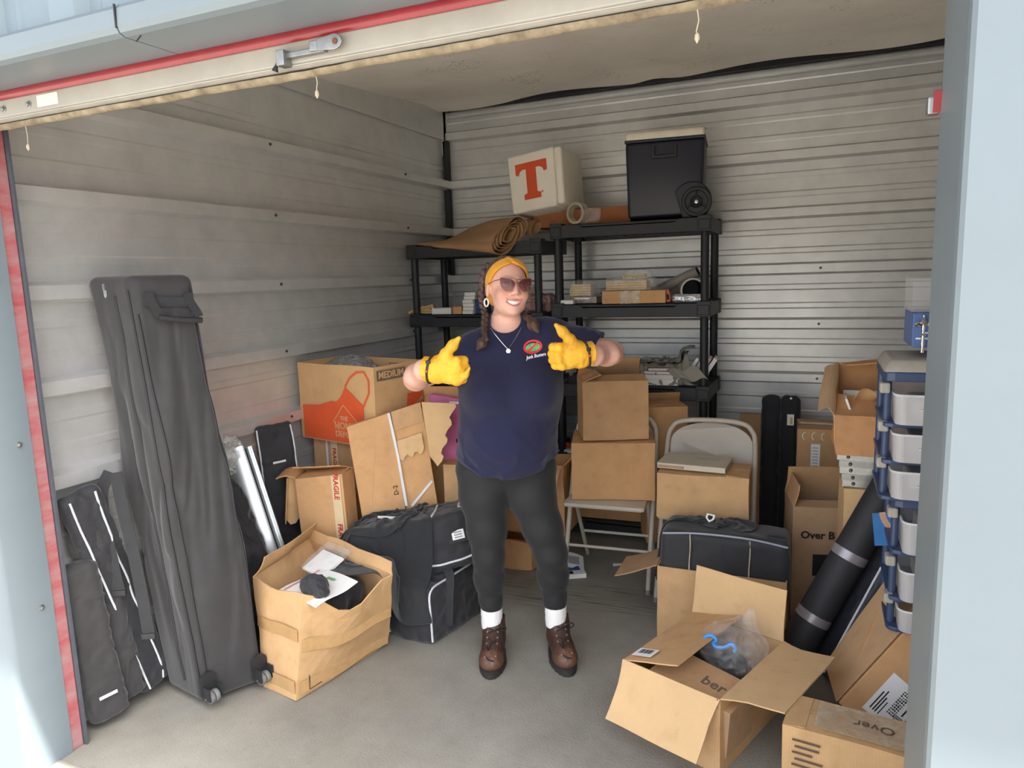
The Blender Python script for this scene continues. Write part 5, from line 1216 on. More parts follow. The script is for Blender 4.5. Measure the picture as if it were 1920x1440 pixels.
# --- brown paper bundle on the left unit
pp = thing('paper_bundle', 'large folded bundle of brown kraft paper on top of the left shelving unit', 'paper', (-2.0, 4.1, 1.79)); c0 = Vector(pp.location)
M_bp = mat('brown_paper', (166, 130, 94), rough=.8, var=.1, scale=6, bump=.12, bscale=30)
Lq = [Vector((-2.355, 3.98, 1.80))-c0, Vector((-2.36, 4.33, 1.80))-c0]; Ec = at(957, 441, 3.93)-c0; la = (at(986, 411, 4.08)-at(931, 473, 3.84))/2; sa = Vector((-.048, -.02, .045))
def layer(k, off, jit):
    def P_(u, v):
        a = 2*math.pi*v; m_ = Lq[0].lerp(Lq[1], .5); h_ = (Lq[1]-Lq[0])/2
        left = m_ + h_*math.cos(a) + Vector((0, 0, .012*math.sin(a)*k)); e = Ec + la*(math.cos(a)*k) + sa*(math.sin(a)*k*(1+.25*math.cos(2*a+jit)))
        s = u**.85; p = left.lerp(e, s) + Vector((0, 0, .045*math.sin(math.pi*u)*max(0, math.cos(a))+.02*u*u*off)); return p+Vector((nz(p, 8, jit), nz(p, 8, jit+3), nz(p, 8, jit+7)))*.006
    return P_
for i, k in enumerate((1.0, .84, .70, .54, .36)): MB().sheet(layer(k, i*.05, i*1.3), 18, 36, .0025).part('folded_sheet', M_bp, pp, smooth=True, angle=70)
def tail(u, v):
    a = v*2*math.pi*.92+.4; c = (at(975, 424, 4.12)-c0).lerp(at(1006, 427, 4.14)-c0, u); x = (la.normalized()*.055*math.cos(a)); return c+x+Vector((-.02, 0, .05))*math.sin(a)*.55+Vector((0, 0, .01*nz((u*4, v*6, 3))))
MB().sheet(tail, 8, 30, .0025).part('rolled_edge', M_bp, pp, smooth=True, angle=70)

# --- small things on the left unit's second tray
zl = 1.357
M_wood = mat('pale_wood', (204, 176, 122), rough=.7, var=.15, scale=20, stretch=(1, 6, 1)); M_wbox = mat('white_box', (226, 226, 222), rough=.6, var=.03); M_nbox = mat('navy_box', (44, 66, 108), rough=.5)
for i, (px, z, rz, ry, l) in enumerate(((783, .012, .5, -.35, .11), (798, .022, .3, -.28, .13), (806, .004, .1, 0, .12))):
    p = at(px, 578, 4.02); t = thing('wood_block', ('pale wooden block tilted at the left end of the shelf', 'long pale wooden block leaning on another block on the left shelf', 'flat pale wooden block beside the white box on the left shelf')[i], 'wood', (p.x, p.y, zl+z), (0, ry, rz), 'wooden blocks on the left shelf'); MB().box((0, 0, .014), (l, .07, .026)).part('block', M_wood, t, bevel=.002); MB().box((0, -.0352, .014), (l*.8, .0006, .012)).part('end_grain', mat('end_grain', (170, 140, 92), rough=.8), t)
p = at(833, 580, 4.03); small_box('white flat carton lying on the left shelf', (p.x, p.y, zl), (0, 0, .05), (.135, .09, .04), M_wbox)
p = at(862, 580, 4.03); small_box('little brown carton beside the stack of white boxes on the left shelf', (p.x, p.y, zl), (0, 0, .1), (.06, .08, .05), K3)
for k in range(6):
    p = at(884, 580, 4.03); small_box(f'thin white box, {["lowest", "second from the bottom", "third from the bottom", "fourth from the bottom", "fifth from the bottom", "topmost"][k]} of the white stack on the left shelf', (p.x+(.012 if k > 3 else 0), p.y+.004*(k % 2), zl+.0225*k), (0, 0, .06*(k % 3)-.05), (.075, .10, .0215), M_wbox, 'stack of white boxes on the left shelf')
for k in range(4):
    p = at(906, 580, 4.06); small_box(f'thin navy box, {["lowest", "second", "third", "topmost"][k]} of the navy stack beside the head of the person', (p.x, p.y, zl+.0275*k), (0, 0, .05*(k % 2)), (.07, .10, .0265), M_nbox, 'stack of navy boxes on the left shelf')
p = at(1013, 582, 4.10); t = thing('parts_bag', 'clear bag of reddish-brown pieces on the left shelf right of the head', 'plastic bag', (p.x, p.y, zl)); gq2 = waves(401, 8, 55, 220)
soft('film', lambda p: smin(rbox(p, (0, 0, .055), (.085, .07, .05), .03), cap(p, (-.03, 0, .10), (-.055, 0, .155), .03, .008), .03)-.014*(1-2*np.abs(gq2(p))), (-.13, -.11, -.01), (.13, .11, .19), .006, film('pink_film', (176, 140, 136), alpha=.6, rough=.15), t)
soft('contents', lambda p: rbox(p, (0, 0, .045), (.07, .055, .04), .02)-.01*gq2(p*1.5), (-.1, -.09, -.01), (.1, .09, .1), .008, mat('reddish_parts', (120, 76, 66), rough=.7, var=.4, scale=60), t)

# --- coolers and boxes on top of the right unit
zt = 1.868
bx_ = thing('flat_box', 'long flat orange-brown box under the white cooler on the right shelving unit', 'box', (-1.33, 4.28, zt), (0, 0, math.radians(-2))); MB().box((0, 0, .05), (.62, .22, .1)).part('body', cardboard('rust_board', (158, 104, 70)), bx_, bevel=.004); MB().box((0, 0, .1006), (.62, .05, .0012)).part('tape', M_tape, bx_)
wc = thing('white_cooler', 'white foam cooler with a large orange letter T, tilted on top of the shelving', 'cooler', (-1.552, 4.16, 1.952), (math.radians(-5), math.radians(-6), math.radians(-6)))
M_foam = mat('white_foam', (226, 220, 206), rough=.6, var=.04, scale=8)
b = MB(); w_, d_, h_ = .315, .30, .345
b.hexa([(-w_/2*.95, -d_/2*.95, 0), (w_/2*.95, -d_/2*.95, 0), (w_/2*.95, d_/2*.95, 0), (-w_/2*.95, d_/2*.95, 0)], [(-w_/2, -d_/2, h_), (w_/2, -d_/2, h_), (w_/2, d_/2, h_), (-w_/2, d_/2, h_)]); b.part('body', M_foam, wc, bevel=.016, seg=3, smooth=True)
b = MB(); b.box((w_/2+.02, 0, h_/2), (.05, d_*.98, h_*.96)); b.part('lid', M_foam, wc, bevel=.016, seg=3, smooth=True)
nT = Vector((0, -h_, -.05*d_/2)).normalized(); bl = Vector((0, -d_/2*(.95+.05*.54)-.0006, h_*.54))
Tp = [(x*1.12, y*1.12) for x, y in ((-.092, .088), (.095, .088), (.095, .032), (.077, .026), (.068, .046), (.05, .055), (.03, .055), (.03, -.07), (.05, -.078), (.05, -.105), (-.05, -.105), (-.05, -.078), (-.03, -.07), (-.03, .055), (-.05, .055), (-.066, .046), (-.074, .026), (-.092, .032))]
decal(Tp, mat('orange_ink', (206, 78, 36), rough=.6, var=.08), wc, bl, nT, (1, 0, 0), 'printed_letter', .001); lettering('®', .022, MATS['orange_ink'], wc, bl+Vector((.066, -.001, -.088)), nT, (1, 0, 0))
tpk = thing('tape_roll', 'clear plastic tape roll standing on the shelf edge under the white cooler', 'tape roll', at(1083, 406, 4.03)-Vector((0, 0, at(1083, 406, 4.03).z-zt)))
MB().lathe([(.048, -.025), (.062, -.025), (.062, .025), (.048, .025), (.048, -.025)], 32, Matrix.Translation((0, 0, .063)) @ Matrix.Rotation(math.radians(72), 4, 'Z') @ Matrix.Rotation(math.pi/2, 4, 'Y')).part('roll', mat('tape_cream', (196, 186, 166), rough=.15, var=.1, alpha=.6), tpk, smooth=True)
soft('wrapper', lambda p: rbox(p, (.07, .03, .05), (.06, .03, .045), .02)+.006*gq2(p), (-.08, -.05, -.01), (.15, .09, .15), .006, F_clear, tpk)
nc_ = thing('wheeled_cooler', 'dark navy wheeled cooler with a white lid on top of the right shelving unit', 'cooler', (-.825, 4.22, zt), (0, 0, math.radians(6)))
M_nv = mat('navy_plastic', (25, 29, 44), rough=.42, var=.06, scale=10)
b = MB(); w_, d_ = .43, .34
b.hexa([(-w_/2*.94, -d_/2*.95, .012), (w_/2*.94, -d_/2*.95, .012), (w_/2*.94, d_/2*.95, .012), (-w_/2*.94, d_/2*.95, .012)], [(-w_/2, -d_/2, .425), (w_/2, -d_/2, .425), (w_/2, d_/2, .425), (-w_/2, d_/2, .425)]); b.part('body', M_nv, nc_, bevel=.02, seg=3, smooth=True)
b = MB(); b.box((0, 0, .455), (w_*1.0, d_*1.0, .055)); b.part('lid', mat('cream_lid', (222, 214, 196), rough=.5), nc_, bevel=.02, seg=3, smooth=True); MB().box((0, 0, .43), (w_*1.015, d_*1.015, .016)).part('rim', M_nv, nc_, bevel=.005)
b = MB(); b.prism([(-.07, .33), (.07, .33), (.07, .40), (.05, .40), (.05, .35), (-.05, .35), (-.05, .40), (-.07, .40)], 'y', -.182, -.15); b.part('handle_recess', mat('navy_recess_shade', (17, 20, 30), rough=.5), nc_, bevel=.004)  # raised shape; the shade of the recess is put into a darker navy
b = MB(); b.prism(arc(.15, .09, .105, .105, 0, 150, 14)+[(.10, .0), (.215, .0), (.235, .03)], 'y', -.183, -.12); b.part('wheel_arch', M_nv, nc_, bevel=.006)
wh = MB(); wh.lathe([(.012, 0), (.03, .006), (.034, .012), (.058, .012), (.062, .022), (.076, .022), (.08, .015), (.08, -.02), (.012, -.02)], 36, Matrix.Translation((.175, -.197, .082)) @ Matrix.Rotation(math.pi/2, 4, 'X')); w1 = wh.part('wheel', M_plast, nc_, smooth=True)
for k in range(3):
    a = k*2.09+1.57; MB().box((.175+.046*math.cos(a), -.2125, .082+.046*math.sin(a)), (.022, .004, .012), rot=(0, -a, 0)).part('wheel_slot', M_blk, w1)
MB().lathe([(.011, 0), (.009, .006), (.004, .007)], 14, Matrix.Translation((.175, -.213, .082)) @ Matrix.Rotation(math.pi/2, 4, 'X')).part('axle_cap', M_alu, w1)

# --- second tray of the right unit
z2 = 1.408
def planks(label, px, Y, n, l, rz, z=z2, grp='bags of wood strips', wbag=1.15, py=560):
    p = at(px, py, Y); t = thing('wood_strip_bag', label, 'wood', (p.x, p.y, z), (0, 0, rz), grp); H = .014*n
    for k in range(n): MB().box((.006*nz((k, 3, 1)), .004*nz((k, 1, 5)), .0072+.0138*k), (l, .085, .0125), rot=(0, .02*nz((k, 7, 2)), .05*nz((k, 2, 8)))).part('wood_strip', M_wood, t, bevel=.001)
    g = waves(410+int(px), 8, 70, 260)
    soft('film', lambda p: rbox(p, (.02, 0, H/2+.008), (l/2*wbag, .06, H/2+.012), .02)-.012*(.5-np.abs(g(p))), (-l*.75, -.11, -.02), (l*.8, .11, H+.06), .006, F_wrap, t); return t
planks('clear bag of short wood strips at the left end of the middle tray', 1092, 4.12, 5, .13, .0, z=z2+.045)
t = thing('sample_pack', 'flat packet of coloured print samples under the bag of wood strips', 'packet', (at(1100, 560, 4.12).x, 4.11, z2)); MB().box((0, 0, .0215), (.16, .10, .041)).part('packet', mat('sample_print', (150, 140, 132), rough=.3, var=.5, scale=40, rgb2=(110, 70, 60)), t, bevel=.004); lettering('SAMPLES', .014, M_paper, t, (-.02, -.051, .028), (0, -1, 0), (1, 0, 0)) if False else None
MB().box((-.01, -.0506, .03), (.09, .0006, .008)).part('label_strip', M_paper, t)
p = at(1064, 560, 4.03); small_box('small white carton at the front left corner of the middle tray', (p.x, p.y, z2), (0, 0, .05), (.085, .05, .024), M_wbox)
p = at(1192, 562, 4.06); bt_ = thing('cardboard_tray', 'low kraft tray box with shiny tape on the middle tray', 'box', (p.x, p.y, z2), (0, 0, math.radians(3))); MB().box((0, 0, .036), (.36, .15, .072)).part('body', K3, bt_, bevel=.003); MB().box((-.02, -.0756, .036), (.11, .0008, .073)).part('tape', film('tape_shine', (220, 205, 180), .5, .08), bt_)
planks('clear bag heaped with wood strips on the low kraft tray box', 1178, 4.07, 4, .24, -.05, z=z2+.0735, py=540)
planks('single small bag of wood strips on top of the heap in the middle tray', 1190, 4.10, 2, .13, .12, z=z2+.137, py=520)
t = thing('cardboard_tube', 'wide grey shipping tube with its open end facing forward on the middle tray', 'tube', (at(1287, 562, 4.06).x, 4.20, z2+.066), (math.radians(90), 0, math.radians(14))); M_tube = mat('grey_tube', (168, 164, 156), rough=.5, var=.06)
MB().lathe([(.058, .15), (.066, .15), (.066, -.15), (.058, -.15), (.058, .15)], 32).part('tube', M_tube, t, smooth=True); MB().lathe([(.056, .148), (.058, .148), (.056, -.14), (.002, -.14)], 24, caps=(False, True)).part('dark_liner', M_plast, t, smooth=True); MB().lathe([(.060, .1505), (.0665, .1505), (.068, .147), (.068, .135), (.066, .133)], 32, caps=(False, False)).part('rim', mat('tube_rim', (190, 186, 176), rough=.45), t)
t = thing('thin_tube', 'thin pale tube lying slanted behind the wide shipping tube', 'tube', (at(1278, 530, 4.30).x-.02, 4.34, z2+.03)); q0, q1 = Vector((-.20, 0, .0)), Vector((.11, -.03, .14)); MB().tube([q0, q1], .03, 20).part('tube', M_tube, t, smooth=True); MB().tube([q1, q1+(q1-q0).normalized()*.004], .025, 16).part('end_cap', M_blk, t)
for k, lb in enumerate(('orange plastic clamp leaning at the right of the low kraft tray box', 'orange plastic clamp lying on the middle tray')):
    p = at(1254+6*k, 560, 4.05+.05*k); t = thing('clamp', lb, 'clamp', (p.x, p.y, z2+.002), (0, (-.15, 1.45)[k], .2), 'orange clamps on the middle tray'); M_or = mat('orange_plastic', (214, 84, 34), rough=.4)
    b = MB(); b.prism([(-.012, 0), (.012, 0), (.014, .055), (.006, .075), (-.012, .07)], 'y', -.01, .01); b.part('jaw', M_or, t, bevel=.003); MB().box((0, -.011, .03), (.012, .004, .03)).part('grip', M_blk, t)
t = thing('bubble_mailer', 'silver padded pouch under the wide shipping tube', 'pouch', (at(1290, 560, 4.02).x, 4.035, z2)); gm = waves(431, 7, 90, 260); soft('pouch', lambda p: rbox(p, (0, 0, .022), (.085, .022, .020), .014)-.006*(1-2*np.abs(gm(p))), (-.11, -.05, -.01), (.11, .05, .06), .005, mat('silver_film', (196, 198, 202), rough=.25, metal=.5, var=.2, scale=50), t); MB().box((0, 0, .044), (.15, .03, .0012)).part('seal', M_alu, t)

# --- third tray: books and grey garments
z3 = .938
def bstack(px, Y, items, grp, py=712):
    z = z3; p = at(px, py, Y)
    for k, (lb, sz, cv, rz, dx) in enumerate(items): book(lb, (p.x+dx, p.y+.02, z), (0, 0, rz), sz, cv, grp); z += sz[2]+.0006
bstack(1125, 4.12, [('white softcover book at the bottom of the pile behind the open box', (.20, .15, .022), M_paper, .1, 0), ('dark striped book second in the pile behind the open box', (.19, .15, .02), M_blk, .2, .005), ('pale blue book third in the pile behind the open box', (.18, .14, .022), mat('pale_blue_cover', (150, 176, 200), rough=.5), .05, 0), ('white book on top of the pile behind the open box', (.18, .13, .018), M_paper, .35, .01)], 'books on the third tray')
bstack(1185, 4.10, [('navy book at the bottom of the middle pile on the third tray', (.15, .15, .028), M_navyb, 0, 0), ('white book second in the middle pile on the third tray', (.16, .15, .03), M_paper, .12, .0), ('dark navy book third in the middle pile on the third tray', (.15, .14, .026), M_navyb, -.1, .01), ('black book fourth in the middle pile on the third tray', (.15, .13, .022), M_blk, .1, .0)], 'books on the third tray')
bstack(1240, 4.08, [('thick white book at the bottom of the right pile on the third tray', (.21, .16, .035), M_paper, .02, 0), ('white paperback second in the right pile on the third tray', (.20, .16, .025), M_paper, .08, .01), ('maroon book third in the right pile on the third tray', (.22, .15, .02), M_redb, -.05, 0), ('maroon book on top of the right pile under the grey shirt', (.19, .15, .018), M_redb, .1, .02)], 'books on the third tray')
for k in range(4):
    p = at(1292+11*k, 710, 4.10); book(f'maroon and white book leaning, {["first", "second", "third", "last"][k]} from the left beside the front post', (p.x+.02, p.y+.03, z3+.085), (0, math.radians(-58), math.radians(4)), (.15, .14, .022), M_redb if k % 2 == 0 else M_paper, 'leaning books on the third tray')
gsh = thing('grey_shirt', 'grey-green shirt crumpled over the books on the third tray', 'shirt', (-.83, 4.12, z3+.10))
M_khaki = mat('grey_khaki', (146, 144, 134), rough=.9, var=.08, bump=.2, bscale=200)
def books_sdf(p): return np.minimum(np.minimum(p[:, 2]-z3, rbox(p, (-.86, 4.14, z3+.05), (.26, .09, .052), .01)), rbox(p, (-.62, 4.2, z3+.08), (.08, .12, .10), .01))
def fold2(u, v): return (-.86+.46*(u-.5)+.02*math.sin(v*19), 4.13+.20*(v-.5)+.03*math.sin(u*23), z3+.20+.04*math.sin(u*31+v*9)+.03*math.sin(v*17))
cloth_part('fabric', cloth(60, 34, .80, .40, fold2, books_sdf, steps=70, iters=9, seed=9), M_khaki, gsh)
def fold3(u, v): return (-.80+.34*(u-.5)+.03*math.sin(v*13), 4.16+.14*(v-.5)+.03*math.sin(u*27), z3+.24+.03*math.sin(u*29))
cloth_part('sleeve_fold', cloth(40, 26, .56, .30, fold3, lambda p: books_sdf(p)-.02, steps=60, iters=9, seed=10), M_khaki, gsh)
gcl = thing('grey_cloth', 'grey cloth hanging over the front of the third tray', 'cloth', at(1285, 700, 4.03)); MB().sheet(lambda u, v: (-.10+.17*u+.06*v, -.03-.03*math.sin(u*6)*.3-.01*v, .02-.05*v+.012*math.sin(u*9)+.02*u*(1-v)), 14, 8, .004).part('fabric', M_khaki, gcl, smooth=True); MB().sheet(lambda u, v: (-.09+.15*u, .03*v-.028, .022+.012*math.sin(u*9)), 12, 3, .004).part('fold', M_khaki, gcl, smooth=True)
# --- fourth tray: loose papers and an orange tool
p = at(1050, 850, 4.03); book('thin white catalogue on the fourth tray behind the cartons', (p.x, p.y+.04, .503), (0, 0, .1), (.16, .14, .02), M_paper, 'papers on the fourth tray'); 
t = thing('utility_knife', 'orange tool handle on the fourth tray beside the stacked boxes', 'tool', (at(1060, 838, 4.03).x, 4.05, .55)); MB().box((0, 0, 0), (.045, .03, .03)).part('handle', mat('orange_plastic', (214, 84, 34), rough=.4), t, bevel=.005); MB().box((0, -.0155, 0), (.02, .002, .012)).part('slot', M_blk, t)
t.location.z = .526+.016
# carton on the bottom tray
BK = corners((-1.12, 4.16, .103), 4, .42, .26, .20); carton('cardboard_box', 'kraft box on the lowest tray seen under the folding chair', *BK, K3, seed=21)
BN = corners((-.772, 3.86, .10), 22, .22, .20, .76); carton('cardboard_box', 'tall kraft box with a turned-up flap behind the stacked boxes', *BN, K3, flaps={2: (60, .06), 0: (3, .09)}, seed=22)
# ================================================================ chairs and boxes in the middle right
M_chair = mat('beige_enamel', (188, 180, 166), rough=.42, var=.05, scale=10); M_cfoot = mat('chair_foot', (120, 114, 106), rough=.6)
def folding_chair(label, loc, rz):
    t = thing('folding_chair', label, 'chair', loc, (0, 0, math.radians(rz)), 'beige folding chairs'); W = .215
    # front-leg / back frame: one bent tube each side joined by the arched top
    pts = [(-W, -.20, .0), (-W, .0, .45), (-W+.003, .13, .72), (-W+.02, .155, .79), (-W+.07, .165, .825), (0, .17, .835), (W-.07, .165, .825), (W-.02, .155, .79), (W-.003, .13, .72), (W, .0, .45), (W, -.20, .0)]
    MB().tube(smooth_path(pts, 5), .0125, 10).part('back_frame', M_chair, t, smooth=True)
    b = MB(); ol = [(-W+.018, .48), (-W+.012, .68)]+[(-(W-.02)*math.cos(a), .70+.115*math.sin(a)**.7 if math.sin(a) > 0 else .70) for a in [math.pi*i/14 for i in range(15)]]+[(W-.012, .68), (W-.018, .60), (0, .585), (-W+.018, .60)]
    ol = [(-(W-.014)*math.cos(math.pi*i/16), .70+.118*max(0, math.sin(math.pi*i/16))**.75) for i in range(17)]+[(W-.016, .60), (.1, .588), (-.1, .588), (-W+.016, .60)]
    def by_(x, z): return .125+(z-.6)*.20+.025*(1-(x/W)**2)
    n = len(ol); b.add([(x, by_(x, z)-.004, z) for x, z in ol]+[(x, by_(x, z)+.004, z) for x, z in ol], [tuple(range(n))[::-1], tuple(range(n, 2*n))]+[(i, (i+1) % n, n+(i+1) % n, n+i) for i in range(n)]); b.part('backrest', M_chair, t)
    b = MB(); so_ = [(-W+.03+.02*math.cos(a), -.215+.02*math.sin(a)) for a in [math.pi+math.pi/2*i/4 for i in range(5)]]+[(W-.03+.02*math.cos(a), -.215+.02*math.sin(a)) for a in [1.5*math.pi+math.pi/2*i/4 for i in range(5)]]+[(W-.025, .15), (-W+.025, .15)]
    b.prism(so_, 'z', .432, .455); b.part('seat', M_chair, t, bevel=.008, seg=2, smooth=True)
    for s in (-1, 1):
        MB().tube([(s*(W-.025), .24, .0), (s*(W-.025), -.04, .43)], .011, 10).part('leg', M_chair, t, smooth=True)
        MB().tube([(s*(W-.025), .243, .0), (s*(W-.025), .236, .012)], .0135, 10).part('foot_cap', M_cfoot, t); MB().tube([(s*W, -.20, .0), (s*W, -.19, .02)], .015, 10).part('foot_cap', M_cfoot, t)
    MB().tube([(-W+.025, .12, .185), (W-.025, .12, .185)], .008, 8).part('crossbar', M_chair, t); MB().tube([(-W, -.115, .19), (W, -.115, .19)], .008, 8).part('crossbar', M_chair, t)
    return t
folding_chair('beige metal folding chair carrying two stacked cardboard boxes', (-.965, 3.48, 0), 4)
folding_chair('beige metal folding chair with rounded back holding a box and white mailer', (-.475, 3.44, 0), 2)
KK = corners((-.962, 3.50, .456), 15, .41, .33, .292); ck = carton('cardboard_box', 'closed kraft box on the folding chair seat, under an open box', *KK, K3, seed=31, warp=.006)
LL = corners((-.964, 3.495, .757), 24, .328, .25, .295); cl = carton('cardboard_box', 'open kraft box with its flaps half folded, topmost on the folding chair', *LL, K2, flaps={2: (58, .11), 0: (12, .10), 3: (20, .10)}, seed=32, inner=K5)
MM = corners((-.468, 3.31, .458), 2.5, .405, .26, .205); cm = carton('cardboard_box', 'kraft box on the second folding chair with a white mailer on top', *MM, K1, flaps={1: (3, .10), 0: (2, .125), 2: (2, .125)}, seed=33, warp=.006)
mb_ = thing('mailer_box', 'flat white mailer box lying on the kraft box on the folding chair', 'box', (-.515, 3.325, .672), (0, 0, math.radians(-3))); M_mail = mat('mailer_white', (196, 188, 172), rough=.7, var=.04)
MB().box((0, 0, .012), (.31, .21, .022)).part('body', M_mail, mb_, bevel=.002); MB().box((0, .002, .0245), (.312, .212, .004)).part('lid', M_mail, mb_); MB().box((-.09, -.1056, .012), (.12, .001, .012)).part('tuck_tab', K5, mb_)
for k in range(2): MB().box((.05, .045-.018*k, .0268), (.13-.03*k, .006, .0006)).part('printed_line', MATS['print_grey'], mb_)
# --- tall box with a black padded bag in it
OO = corners((-.345, 3.02, 0), 0, .52, .26, .335); co_ = carton('cardboard_box', 'open kraft box holding a black padded bag, behind the open front box', *OO, K1, flaps={3: (212, .21, -.15, .02), 2: (95, .06)}, seed=34, inner=K5)
pb2 = thing('padded_bag', 'black padded bag with grey seams filling the kraft box', 'bag', (-.335, 3.015, .20)); gz1 = waves(501, 7, 14, 60)
soft('body', lambda p: rbox(p, (0, 0, .145), (.255, .105, .145), .03)+.012*gz1(p), (-.29, -.14, -.01), (.29, .14, .32), .008, mat('charcoal_nylon', (40, 41, 44), rough=.7, var=.1, bump=.2, bscale=300, sheen=.2), pb2)
for x in (-.135, .105): MB().tube([(x+.002*math.sin(i), -.108-.001*i, .285-.03*i) for i in range(10)], .003, 6).part('seam', M_web, pb2)
MB().tube(smooth_path([(-.25, -.10, .275), (-.1, -.105, .292), (.1, -.105, .292), (.25, -.10, .272)]), .0045, 6).part('piping', mat('silver_piping', (150, 156, 170), rough=.5), pb2, smooth=True); MB().box((.205, -.07, .297), (.07, .02, .01), rot=(0, .1, .1)).part('zipper_pull', M_hsg, pb2)
gb_ = thing('black_jacket', 'black jacket with a small white crest lying on the padded bag', 'jacket', (-.43, 3.10, .49))
def bag_top(p): return np.minimum(rbox(p, (-.335, 3.015, .345), (.26, .11, .15), .03), np.minimum(rbox(p, (-.468, 3.31, .56), (.21, .135, .105), .004), rbox(p, (-.345, 3.02, .16), (.265, .135, .17), .005)))
def fold4(u, v): return (-.46+.40*(u-.5)+.02*math.sin(v*17), 3.10+.18*(v-.5)+.03*math.sin(u*25), .64+.05*math.sin(u*23+v*7)+.03*math.sin(v*19))
XJ = cloth(56, 40, .80, .52, fold4, bag_top, steps=75, iters=9, seed=12); cloth_part('fabric', XJ, M_cot, gb_)
ij = np.argmin(((XJ-np.array([-.40, 3.03, .53]))**2).sum(-1)); jv, ju = divmod(int(ij), XJ.shape[1]); pj = Vector(XJ[jv, ju])-Vector(gb_.location); dj = Vector((0, -.75, .66)); pj = pj+dj*.012
decal([(-.018, .018), (.018, .018), (.018, -.004), (0, -.02), (-.018, -.004)], M_paper, gb_, pj, dj, (1, 0, -.2), 'crest', .002); decal([(-.010, .011), (.010, .011), (.010, -.002), (0, -.011), (-.010, -.002)], M_blk, gb_, pj+dj*.002, dj, (1, 0, -.2), 'crest', .001)
# --- wide open box in front
QQ = corners((-.332, 2.392, 0), -20.6, .363, .468, .258)
QB, QT = QQ
cq = carton('cardboard_box', 'wide-open kraft box with four spread flaps nearest the camera on the right', QB, QT, K1, flaps={0: (238, .20, -.1, .012), 1: (177, .19, -.05, .03), 2: (98, .185, .0, .004), 3: (12, .215, .05, .008)}, seed=35, inner=K4)
p, n_, a_ = on_face(cq, QB, QT, 0, .95, .90, .006); decal([(-.012, 0), (.012, 0), (.012, .003), (-.012, .003)], M_blk, cq, p, n_, a_); decal([(.009, 0), (.012, 0), (.012, .03), (.009, .03)], M_blk, cq, p, n_, a_)
c0 = Vector(cq['_c0']); ctq = sum(QT, Vector())/4-c0; e3 = (QT[0]-QT[3]).normalized(); 
lf = QT[0]-c0; inq = (QT[1]-QT[0]).normalized(); upf = Vector((0, 0, 1)); lbp = lf+inq*.055*math.cos(math.radians(14))-e3*.055+upf*.055*math.sin(math.radians(14))+Vector((0, 0, .009)); nf = (upf*math.cos(math.radians(14))-inq*math.sin(math.radians(14)))
bar_ = decal([(-.04, -.03), (.04, -.03), (.04, .03), (-.04, .03)], M_paper, cq, lbp, nf, inq, 'barcode_label')
for k in range(11): decal([(-.028+.005*k, -.008), (-.026+.005*k+.001*(k % 3), -.008), (-.026+.005*k+.001*(k % 3), .022), (-.028+.005*k, .022)], M_blk, cq, lbp+nf*.0006, nf, inq, 'barcode_bar')
ib = thing('shoe_box', 'small closed kraft box printed ber inside the wide-open front box', 'box', (-.335, 2.275, .06), (math.radians(4), math.radians(6), math.radians(-22))); MB().box((0, 0, .085), (.30, .17, .17)).part('body', K5, ib, bevel=.003); MB().box((0, 0, .1705), (.302, .172, .003)).part('lid', K2, ib); lettering('ber', .062, M_gp, ib, (.045, .0, .1722), (0, 0, 1), (1, 0, 0), bold=.001)
bc = thing('black_fabric', 'black fabric lying inside the wide-open front box', 'fabric', (-.34, 2.46, .01)); soft('cloth', lambda p: rbox(p, (0, 0, .09), (.14, .12, .085), .04)+.012*gz1(p*2), (-.18, -.16, -.01), (.18, .16, .2), .008, M_nyl2, bc); MB().box((0, 0, .03), (.2, .18, .05)).part('fold', M_nyl2, bc, bevel=.01)
cp = thing('plastic_bag', 'crinkled clear plastic bag with a blue hook in the wide-open front box', 'plastic bag', (-.245, 2.47, .20)); gcp = waves(511, 8, 50, 220)
soft('film', lambda p: smin(ell(p, (0, 0, .05), (.11, .10, .075)), cap(p, (.03, .03, .1), (.05, .05, .16), .04, .01), .03)-.03*(.5-np.abs(gcp(p))), (-.17, -.16, -.06), (.17, .17, .22), .006, F_clear, cp)
hk = MB(); hk.tube(smooth_path([(-.09, -.07, .09), (-.085, -.075, .11), (-.065, -.075, .118), (-.05, -.075, .105), (-.06, -.075, .09), (-.05, -.078, .08), (-.02, -.08, .085), (.0, -.08, .10), (.015, -.08, .09), (.012, -.08, .075)], 5), .007, 8); hk.part('hook', mat('blue_plastic', (70, 150, 226), rough=.35), cp, smooth=True)
# --- box in the right foreground
RR = corners((.13, 2.085, 0), -7.6, .36, .17, .277); cr_ = carton('cardboard_box', 'taped kraft box in the right foreground corner, marked Over', *RR, K1, seed=36, flaps={0: (1, .083), 2: (1, .083), 3: (2.5, .06)})
RBq, RTq = RR; c0 = Vector(cr_['_c0']); mid = sum(RTq, Vector())/4-c0; al_ = (RTq[1]-RTq[0]).normalized()
MB().ribbon([mid-al_*.10+Vector((0, 0, .009)), mid+al_*.17+Vector((0, 0, .009))], Vector((0, 0, 1)).cross(al_), .14, .0008).part('tape', film('tape_gloss', (214, 196, 170), .35, .1), cr_)
lettering('Over', .05, mat('marker_grey', (92, 74, 58), rough=.8), cr_, mid+al_*.05+Vector((0, 0, .0105)), (0, 0, 1), -al_)
for k in range(7):
    p, n_, a_ = on_face(cr_, *RR, 0, .20+.02*(k % 2), .86-.07*k, .0055); decal([(-.045, 0), (.03-.01*(k % 3), 0), (.03-.01*(k % 3), .006), (-.045, .006)], MATS['marker_grey'], cr_, p, n_, a_, 'printed_line')
